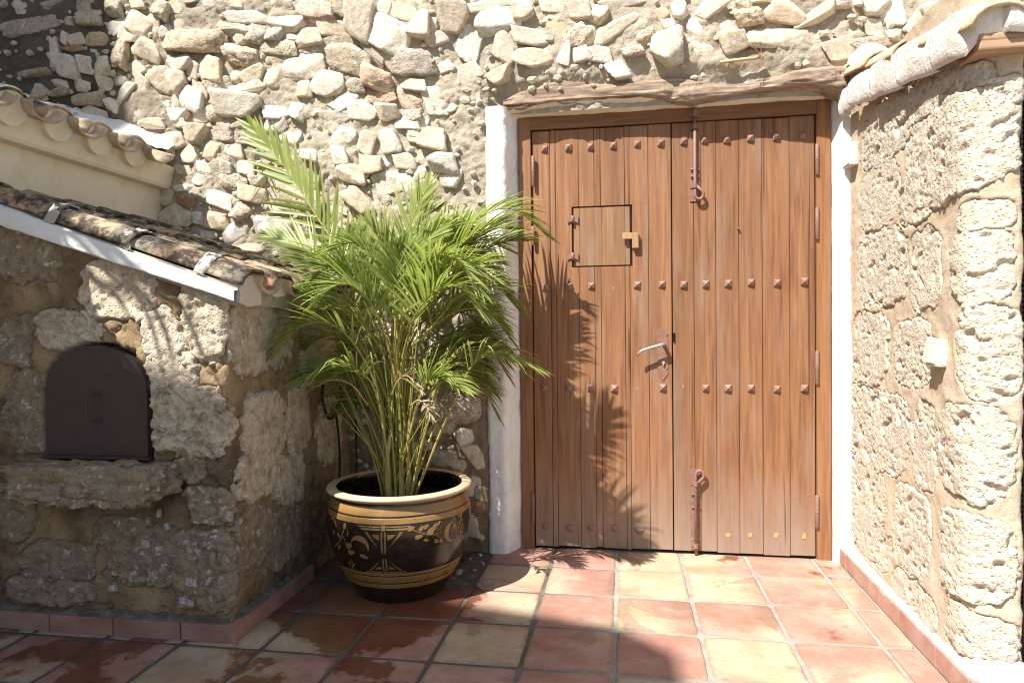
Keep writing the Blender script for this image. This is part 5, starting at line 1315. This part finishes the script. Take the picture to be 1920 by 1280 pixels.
# (pixel, depth) control points read off the photograph, outer fronds first
FR = [
 ([(715,650,-.58),(655,505,-.52),(590,400,-.46),(530,310,-.42),(468,236,-.38)], dict(L=.27, n=27, start=.36, droop=.35, lift=.25, up=(-.25,-1,.35), wmax=.0105)),
 ([(715,700,-.62),(670,590,-.64),(610,500,-.62),(560,462,-.58),(500,442,-.54)], dict(L=.24, n=30, start=.36, droop=.5, up=(.2,-.8,.6), yellow=.7)),
 ([(705,700,-.66),(650,610,-.72),(590,560,-.76),(540,545,-.78),(492,552,-.78)], dict(L=.25, n=28, start=.36, droop=.8)),
 ([(708,730,-.7),(660,640,-.78),(610,605,-.84),(560,615,-.88),(520,660,-.9)], dict(L=.22, n=24, start=.38, droop=1.0)),
 ([(712,760,-.7),(690,710,-.74),(655,695,-.78),(625,705,-.8),(600,722,-.82)], dict(L=.17, n=16, start=.45, droop=1.2)),
 ([(735,640,-.56),(745,520,-.52),(762,450,-.48),(778,400,-.46),(803,345,-.44)], dict(L=.21, n=20, start=.42, droop=.15, lift=.2, up=(0,-1,.2), yellow=.5, wmax=.0065)),
 ([(752,640,-.52),(790,520,-.46),(825,470,-.42),(848,440,-.4),(880,410,-.36)], dict(L=.20, n=20, wmax=.0075, start=.42, droop=.3, lift=.2, up=(.1,-1,.2))),
 ([(760,650,-.52),(820,500,-.43),(890,415,-.34),(960,392,-.26),(1030,445,-.20)], dict(L=.24, n=34, start=.38, droop=1.2)),
 ([(762,660,-.5),(830,550,-.42),(890,485,-.34),(940,455,-.28),(988,452,-.22)], dict(L=.24, n=30, start=.38, droop=.8, yellow=.6)),
 ([(765,690,-.56),(820,600,-.6),(880,545,-.5),(930,540,-.44),(972,580,-.4)], dict(L=.22, n=28, start=.38, droop=1.2)),
 ([(768,740,-.56),(810,690,-.5),(865,655,-.45),(925,655,-.4),(985,700,-.36)], dict(L=.21, n=26, start=.40, droop=1.3)),
 ([(768,770,-.56),(800,735,-.5),(850,708,-.44),(900,722,-.39),(938,790,-.36)], dict(L=.18, n=24, start=.42, droop=1.3)),
 ([(752,610,-.64),(778,525,-.70),(815,482,-.78),(860,490,-.84),(902,550,-.9)], dict(L=.20, n=24, start=.38, droop=.8)),
 ([(730,640,-.58),(700,540,-.54),(684,500,-.52),(668,470,-.5),(655,440,-.48)], dict(L=.20, n=20, wmax=.008, start=.42, droop=.4, up=(-.2,-1,.3))),
 ([(745,640,-.5),(750,540,-.42),(745,500,-.36),(735,470,-.32),(715,450,-.29)], dict(L=.18, n=20, wmax=.008, start=.42, droop=.5, up=(0,-1,.3))),
 ([(755,650,-.5),(800,560,-.42),(850,500,-.36),(890,480,-.33),(930,490,-.31)], dict(L=.22, n=26, start=.42, droop=.8)),
 ([(760,680,-.5),(820,620,-.44),(870,580,-.4),(910,580,-.37),(945,610,-.35)], dict(L=.2, n=26, start=.42, droop=1.0)),
 ([(745,660,-.62),(745,560,-.66),(748,520,-.68),(752,490,-.70),(765,460,-.70)], dict(L=.20, n=22, start=.36, droop=.5, up=(.2,-1,.4), yellow=.5)),
 ([(722,680,-.62),(690,580,-.66),(655,520,-.70),(620,500,-.72),(590,520,-.76)], dict(L=.24, n=28, start=.38, droop=.8)),
 ([(758,670,-.60),(800,570,-.66),(840,520,-.72),(880,500,-.76),(915,520,-.80)], dict(L=.24, n=30, start=.38, droop=.9)),
 ([(735,690,-.66),(712,600,-.72),(675,545,-.78),(630,535,-.82),(578,585,-.86)], dict(L=.24, n=28, start=.38, droop=.8)),
 ([(752,690,-.66),(775,600,-.72),(812,550,-.78),(858,540,-.82),(908,590,-.86)], dict(L=.24, n=28, start=.38, droop=.8)),
 ([(740,680,-.64),(742,590,-.66),(735,520,-.68),(722,470,-.7),(698,425,-.74)], dict(L=.22, n=26, start=.4, droop=.7)),
 ([(750,660,-.58),(790,560,-.6),(845,480,-.6),(900,430,-.58),(950,410,-.54)], dict(L=.22, n=30, start=.38, droop=1.0)),
 ([(728,660,-.6),(690,560,-.6),(640,500,-.6),(590,480,-.58),(545,490,-.56)], dict(L=.22, n=28, start=.38, droop=1.0)),
 ([(745,640,-.58),(760,540,-.58),(790,470,-.56),(830,430,-.54),(880,420,-.5)], dict(L=.21, n=28, start=.38, droop=.9, yellow=.6)),
 ([(738,640,-.6),(722,540,-.62),(695,480,-.64),(660,455,-.66),(620,470,-.7)], dict(L=.21, n=28, start=.38, droop=1.0, yellow=.5)),
 ([(756,630,-.48),(806,540,-.40),(860,500,-.34),(905,490,-.30),(940,520,-.27)], dict(L=.21, n=30, start=.38, droop=1.1)),
 ([(758,640,-.46),(815,590,-.36),(865,560,-.30),(905,560,-.27),(935,600,-.25)], dict(L=.2, n=30, start=.38, droop=1.2)),
 ([(760,630,-.5),(825,530,-.42),(880,460,-.35),(925,430,-.30),(965,430,-.26)], dict(L=.21, n=30, start=.38, droop=1.0)),
 ([(762,700,-.5),(820,640,-.42),(870,620,-.36),(915,630,-.32),(950,680,-.28)], dict(L=.2, n=28, start=.38, droop=1.2)),
 ([(750,620,-.52),(785,540,-.48),(825,490,-.45),(865,470,-.43),(900,490,-.41)], dict(L=.23, n=30, start=.36, droop=1.2)),
 ([(752,650,-.52),(790,580,-.48),(830,540,-.45),(870,530,-.43),(905,560,-.41)], dict(L=.23, n=30, start=.36, droop=1.3)),
 ([(755,680,-.52),(795,620,-.48),(835,590,-.45),(875,590,-.43),(910,630,-.41)], dict(L=.22, n=30, start=.36, droop=1.3)),
 ([(748,610,-.5),(770,520,-.46),(800,460,-.43),(835,430,-.41),(870,430,-.39)], dict(L=.22, n=30, start=.36, droop=1.1)),
 ([(756,720,-.52),(800,670,-.48),(845,645,-.45),(890,655,-.42),(925,700,-.4)], dict(L=.2, n=28, start=.36, droop=1.3)),
 ([(742,600,-.5),(752,510,-.46),(770,450,-.43),(795,410,-.41),(825,390,-.39)], dict(L=.2, n=26, start=.36, droop=.9)),
 ([(768,760,-.54),(805,720,-.48),(850,690,-.42),(895,690,-.37),(930,740,-.33)], dict(L=.19, n=26, start=.40, droop=1.2)),
 ([(766,730,-.52),(812,675,-.45),(862,635,-.38),(912,628,-.33),(962,665,-.29)], dict(L=.2, n=28, start=.40, droop=1.2)),
 ([(755,640,-.5),(800,540,-.42),(850,480,-.36),(900,450,-.32),(955,470,-.28)], dict(L=.22, n=30, start=.38, droop=1.0)),
 ([(758,660,-.52),(810,570,-.46),(860,530,-.4),(910,520,-.36),(960,560,-.32)], dict(L=.22, n=30, start=.38, droop=1.2)),
 ([(760,680,-.56),(815,610,-.54),(870,580,-.52),(920,590,-.5),(960,640,-.48)], dict(L=.21, n=28, start=.38, droop=1.3)),
 ([(765,720,-.54),(815,670,-.5),(865,640,-.46),(915,650,-.42),(955,710,-.4)], dict(L=.2, n=26, start=.40, droop=1.3)),
 ([(748,650,-.6),(770,570,-.64),(800,520,-.66),(840,500,-.68),(885,520,-.7)], dict(L=.23, n=28, start=.38, droop=1.0)),
 ([(738,670,-.6),(715,590,-.64),(685,530,-.66),(645,510,-.68),(598,530,-.7)], dict(L=.23, n=28, start=.38, droop=1.0)),
 ([(728,690,-.64),(690,620,-.7),(640,580,-.74),(590,585,-.78),(545,630,-.8)], dict(L=.22, n=28, start=.38, droop=1.2)),
 ([(722,720,-.6),(680,660,-.6),(635,630,-.6),(590,640,-.6),(555,680,-.6)], dict(L=.2, n=26, start=.40, droop=1.2)),
 ([(742,640,-.56),(738,560,-.54),(728,500,-.52),(712,455,-.5),(690,415,-.48)], dict(L=.22, n=24, start=.38, droop=.5, up=(-.1,-1,.3))),
 ([(748,640,-.6),(756,560,-.62),(768,500,-.63),(790,460,-.64),(820,430,-.66)], dict(L=.22, n=24, start=.38, droop=.6, up=(.1,-1,.4), yellow=.5)),
 ([(725,700,-.5),(690,630,-.44),(655,590,-.4),(625,585,-.36),(600,610,-.34)], dict(L=.2, n=24, start=.42, droop=1.0)),
]
for i, (pp, kw) in enumerate(FR):
    pts = [base()] + [onY(a, b, c) for a, b, c in pp]
    b0 = pts[0]; b1 = pts[1]; mid = b0*.5+b1*.5+np.array([pr.uniform(-.012,.012), pr.uniform(-.012,.012), .0]); mid[:2] = b0[:2]*.68+b1[:2]*.32
    frond(palm, [b0, mid]+pts[1:], seed=100+i, **{**kw, 'start': .30+.6*(kw['start']-.30)+.12})
for i in range(10):      # inner young fronds
    az = pr.choice((0, math.pi))+pr.uniform(-1.0, 1.0); re = pr.uniform(.20, .46); h = pr.uniform(.80, 1.12)
    b0 = base(); c = np.array([PC[0], PC[1], 0])+np.array([math.cos(az)*re, math.sin(az)*re*.85, h-.1*re]); c[1] = min(c[1], -.26)
    mid1 = b0*.62+c*.38; mid1[2] = .375+(h-.375)*.5; mid2 = b0*.28+c*.72; mid2[2] = .375+(h-.375)*.88
    tip = c+np.array([math.cos(az)*.16, math.sin(az)*.14, -.05]); tip[1] = min(tip[1], -.22)
    frond(palm, [b0, mid1, mid2, c, tip], seed=400+i, L=pr.uniform(.19,.25), n=26, start=.46, droop=1.7, yellow=.35)
for i in range(44):      # bare canes and leaf stalks
    b0 = base(); t = np.array([PC[0]+pr.uniform(-.24,.24), PC[1]+pr.uniform(-.2,.2), pr.uniform(.8,1.2)])
    mid = b0*.6+t*.4; mid[:2] = b0[:2]*.72+t[:2]*.28
    rc_ = pr.uniform(.003,.0065)
    m = MB(); m.tube(catm([Vector(b0), Vector(mid), Vector(t)], 12), [rc_*(1-.05*k) for k in range(13)], 7); m.build('cane', MAT['cane'], palm, True)
for dx, dy, h, r_ in ((-.03,-.07,.30,.013),(.03,-.05,.16,.009),(.05,-.04,.4,.008),(-.06,-.03,.42,.007)):
    m = MB(); m.tube([(PC[0]+dx,PC[1]+dy,.37),(PC[0]+dx+.002,PC[1]+dy,.37+h*.3),(PC[0]+dx-.004,PC[1]+dy+.01,.37+h*.7),(PC[0]+dx+.01,PC[1]+dy+.01,.37+h)], [r_*1.15,r_,r_*.8,r_*.55], 10); m.build('sheath', MAT['sheath'], palm, True)
DM = [MAT['dryleaf'], MAT['sheath']]
for pp in ([(690,760,-.75),(660,722,-.8),(625,712,-.84),(600,722,-.86)], [(770,760,-.72),(785,750,-.76),(800,762,-.8),(808,790,-.82)], [(735,740,-.8),(745,715,-.84),(765,705,-.88),(790,735,-.9)]):
    frond(palm, [onY(*q) for q in pp], seed=600+pp[0][0], L=.065, n=5, start=.4, droop=1.6, name='dry_frond', mats=DM, rad=.003)
# dead leaflets of the tall frond hanging against the wall
frond(palm, [onY(520,290,-.40), onY(506,310,-.40), onY(500,345,-.39), onY(503,395,-.38)], seed=77, L=.12, n=7, start=.2, droop=3, lift=0, name='dry_frond', mats=DM, rad=.002, wmax=.004)

# ================================================================== small things
# cables in the corner
def cable(pts, label, rad=.006):
    m = MB(); m.tube(catm([Vector(p_) for p_ in pts], 60), rad, 8); return tag(m.build('cable', MAT['cable'], None, True), label, 'cable')
q = [onX(a, b, -1.375) for a, b in ((636,905),(637,850),(632,790),(628,770),(640,745),(634,715),(618,705),(606,722),(606,755),(618,785),(632,770))]
cable(q, 'black cable with a hanging loop on the shaded oven side')
cable([onY(a, b, -.12) for a, b in ((668,920),(668,850),(667,790),(670,745),(672,700))], 'straight black cable running down the inner wall corner', .004)
# planting hole beside the pot: earth, pebbles, a weed
gx, gy = np.meshgrid(np.linspace(-1.36,-.655,60), np.linspace(-.572,-.04,50))
Pq = np.stack([gx, gy, np.full_like(gx, -.004)], -1); nn = fbm(Pq.reshape(-1,3)*14, 4, 201).reshape(gx.shape); Pq[:,:,2] += nn*.022
me, org = grid_mesh('earth', Pq, True); earth = link('earth', me, MAT['earth'], None, org); tag(earth, kind='structure')
er = random.Random(9)
for i, (px, py, s) in enumerate(((860,1072,.022),(842,1060,.016),(880,1048,.014),(900,1040,.016),(868,1028,.012),(850,1026,.014),(890,1068,.012),(838,1075,.014),(905,1056,.012))):
    c = onZ(px, py, .004); o = link('pebble', er.choice(RK), None, earth, (c[0], c[1], s*.25)); o.scale = (s, s*.8, s*.6); o.rotation_euler[2] = er.uniform(0,6); o.color = (.34,.28,.21,1)
c = onZ(872, 1052, .0); m = MB()
for k in range(26):
    a_ = er.uniform(0, 6.28); l = er.uniform(.015,.035); b = Vector((c[0]+er.uniform(-.02,.02), c[1]+er.uniform(-.015,.015), .0)); t = b+Vector((math.cos(a_)*l*.7, math.sin(a_)*l*.7, l)); s_ = Vector((-math.sin(a_), math.cos(a_), 0))*.002
    m.add([b-s_, b+s_, (b+t)/2+s_+Vector((0,0,.004)), t, (b+t)/2-s_+Vector((0,0,.004))], [(0,1,2,3,4)])
tag(m.build('weed', MAT['weed'], None), 'tiny green weed growing in the soil beside the pot', 'weed')
# rusty wire and a reed stub above the lintel
m = MB(); wr = random.Random(2); c = onY(1420, 110, -.155); pts = []
for k in range(60):
    t = k/59; pts.append((c[0]+.018*math.sin(t*21)+wr.uniform(-.004,.004), -.155+.012*math.cos(t*17), c[2]+.07*math.sin(t*9.3)+wr.uniform(-.006,.006)))
m.tube(catm([Vector(p_) for p_ in pts], 240), .0016, 5); tag(m.build('wire', MAT['wire'], None, True), 'tangle of rusty wire stuck in the mortar above the beam', 'wire')
a, b = onY(1350, 117, -.125), onY(1432, 108, -.125)
m = MB(); m.tube([a, (a+b)/2+np.array([0,-.003,0]), b], [.008,.008,.007], 10); tag(m.build('reed', MAT['reed'], None, True), 'pale cut reed bedded in the mortar above the beam', 'reed')
# leaf litter on the tiles
lr = random.Random(6)

# ================================================================== unseen casters, shaped by the shade they throw on the courtyard
HY = -5.5
def angled(poly, y0, dy, dx, name, parent=None):
    """block whose flank runs back at an angle"""
    n = len(poly); vs = [(x, y0, z) for x, z in poly]+[(x+dx, y0-dy, z) for x, z in poly]
    m = MB(); m.add(vs, [tuple(range(n))[::-1], tuple(range(n, 2*n))]+[(i, (i+1) % n, n+(i+1) % n, n+i) for i in range(n)]); return m.build(name, MAT['house'], parent)
h_ = angled([(-14,0),(-3.06,0),(-3.06,6.4),(-3.12,6.9),(-3.32,7.3),(-3.66,7.62),(-4.45,7.86),(-4.59,7.97),(-4.78,8.02),(-5.45,8.2),(-6.95,8.75),(-14,9.4)], HY, 5, -5, 'shade_house')  # added out of sight; outline shaped to cast the shade edges
tag(h_, 'unseen house-shaped block added behind the viewer to shade the courtyard', 'house')
angled([(-14,8),(-6.86,8),(-6.86,11.1),(-7.0,11.9),(-7.0,15.5),(-14,17)], HY-.01, 5, -5, 'shade_house_upper', h_)
NL = 1.0
tree = empty('shade_palm', (-4.05,-3.0,0)); tag(tree, 'unseen tall feather palm added to throw frond shadows on the oven', 'palm')
TC = Vector((-4.0,-2.95,5.05))
m = MB(); m.tube([(-4.1,-3.05,0),(-4.07,-3.0,2),(-4.03,-2.97,4),tuple(TC)], [.13,.11,.10,.09], 12); m.build('trunk', MAT['trunk'], tree, True)
tr = random.Random(31)
for i in range(18):
    az = i*2.4+tr.uniform(-.2,.2); L_ = tr.uniform(.7,1.0); el = tr.uniform(.2,1.6)
    d = Vector((math.cos(az), math.sin(az)*.5, 0))
    if d.x > .2: L_ *= .6
    frond(tree, [TC, TC+d*L_*.35+Vector((0,0,.35*el+.1)), TC+d*L_*.7+Vector((0,0,.45*el)), TC+d*L_+Vector((0,0,.35*el-.2))], seed=900+i, L=.36, n=18, start=.18, droop=.8, wmax=.018, rad=.012)
for i, (pp, kw) in enumerate((
   ([(-3.8,-2.95,5.15),(-3.5,-2.95,4.95),(-3.25,-2.95,4.68),(-3.05,-2.95,4.42)], dict(L=.62, n=7)),
   ([(-3.85,-2.8,5.0),(-3.62,-2.75,4.75),(-3.45,-2.7,4.45),(-3.3,-2.7,4.15)], dict(L=.5, n=6)),
   ([(-3.8,-2.9,5.4),(-3.45,-2.85,5.3),(-3.1,-2.8,5.0),(-2.85,-2.8,4.7)], dict(L=.5, n=6)))):
    frond(tree, [TC]+[Vector(q_) for q_ in pp], seed=950+i, start=.25, droop=.9, lift=.05, wmax=.02, rad=.014, **kw)
# unseen frond added over the roof; leaflets placed to cast the oven streaks
m = MB(); att = []
sp = catm([TC, Vector((-3.55,-2.6,4.75)), Vector((-3.15,-2.42,3.95)), Vector((-2.98,-2.34,3.45))], 30)
m.tube(sp, [.014*(1-.6*i/30) for i in range(31)], 6, 1)
KZ = .375
for st in ([(330,300),(410,490),(490,640),(640,800)], [(380,330),(450,520),(560,680),(720,880)], [(440,350),(545,420),(600,500),(668,585)], [(560,370),(660,430),(760,640),(820,900)], [(780,430),(900,500),(1000,740),(1100,930)], [(250,380),(330,560),(400,680),(470,800)], [(680,420),(780,560),(840,700),(860,860)], [(200,120),(330,180),(420,240),(520,330)], [(420,170),(560,230),(660,310),(760,420)]):
    ps = [Vector(onY(a*KZ, 380+b*KZ, -1.2))-LDIR*(1.12/LDIR.y) for a, b in st]
    q0 = min(sp[8:], key=lambda v: (v-ps[0]).length)
    ps = catm([q0]+ps, 14)
    vs, fs = [], []
    for j, p_ in enumerate(ps):
        t = j/14; d = (ps[min(j+1, 14)]-ps[max(j-1, 0)]).normalized(); wv = d.cross(LDIR).normalized(); wd = .0125*min(1, .3+3*t)*(1-t**3)+.001
        vs += [p_-wv*wd, p_-LDIR*.003, p_+wv*wd]
    for j in range(14):
        a = j*3; fs += [(a,a+1,a+4,a+3),(a+1,a+2,a+5,a+4)]
    m.add(vs, fs, 0)
o = m.build('frond', [MAT['leaf'], MAT['cane']], tree, True)
ca = o.data.color_attributes.new('lf', 'FLOAT_COLOR', 'POINT'); ca.data.foreach_set('color', np.tile(np.array([.3,.5,.2,1], np.float32), len(o.data.vertices)))
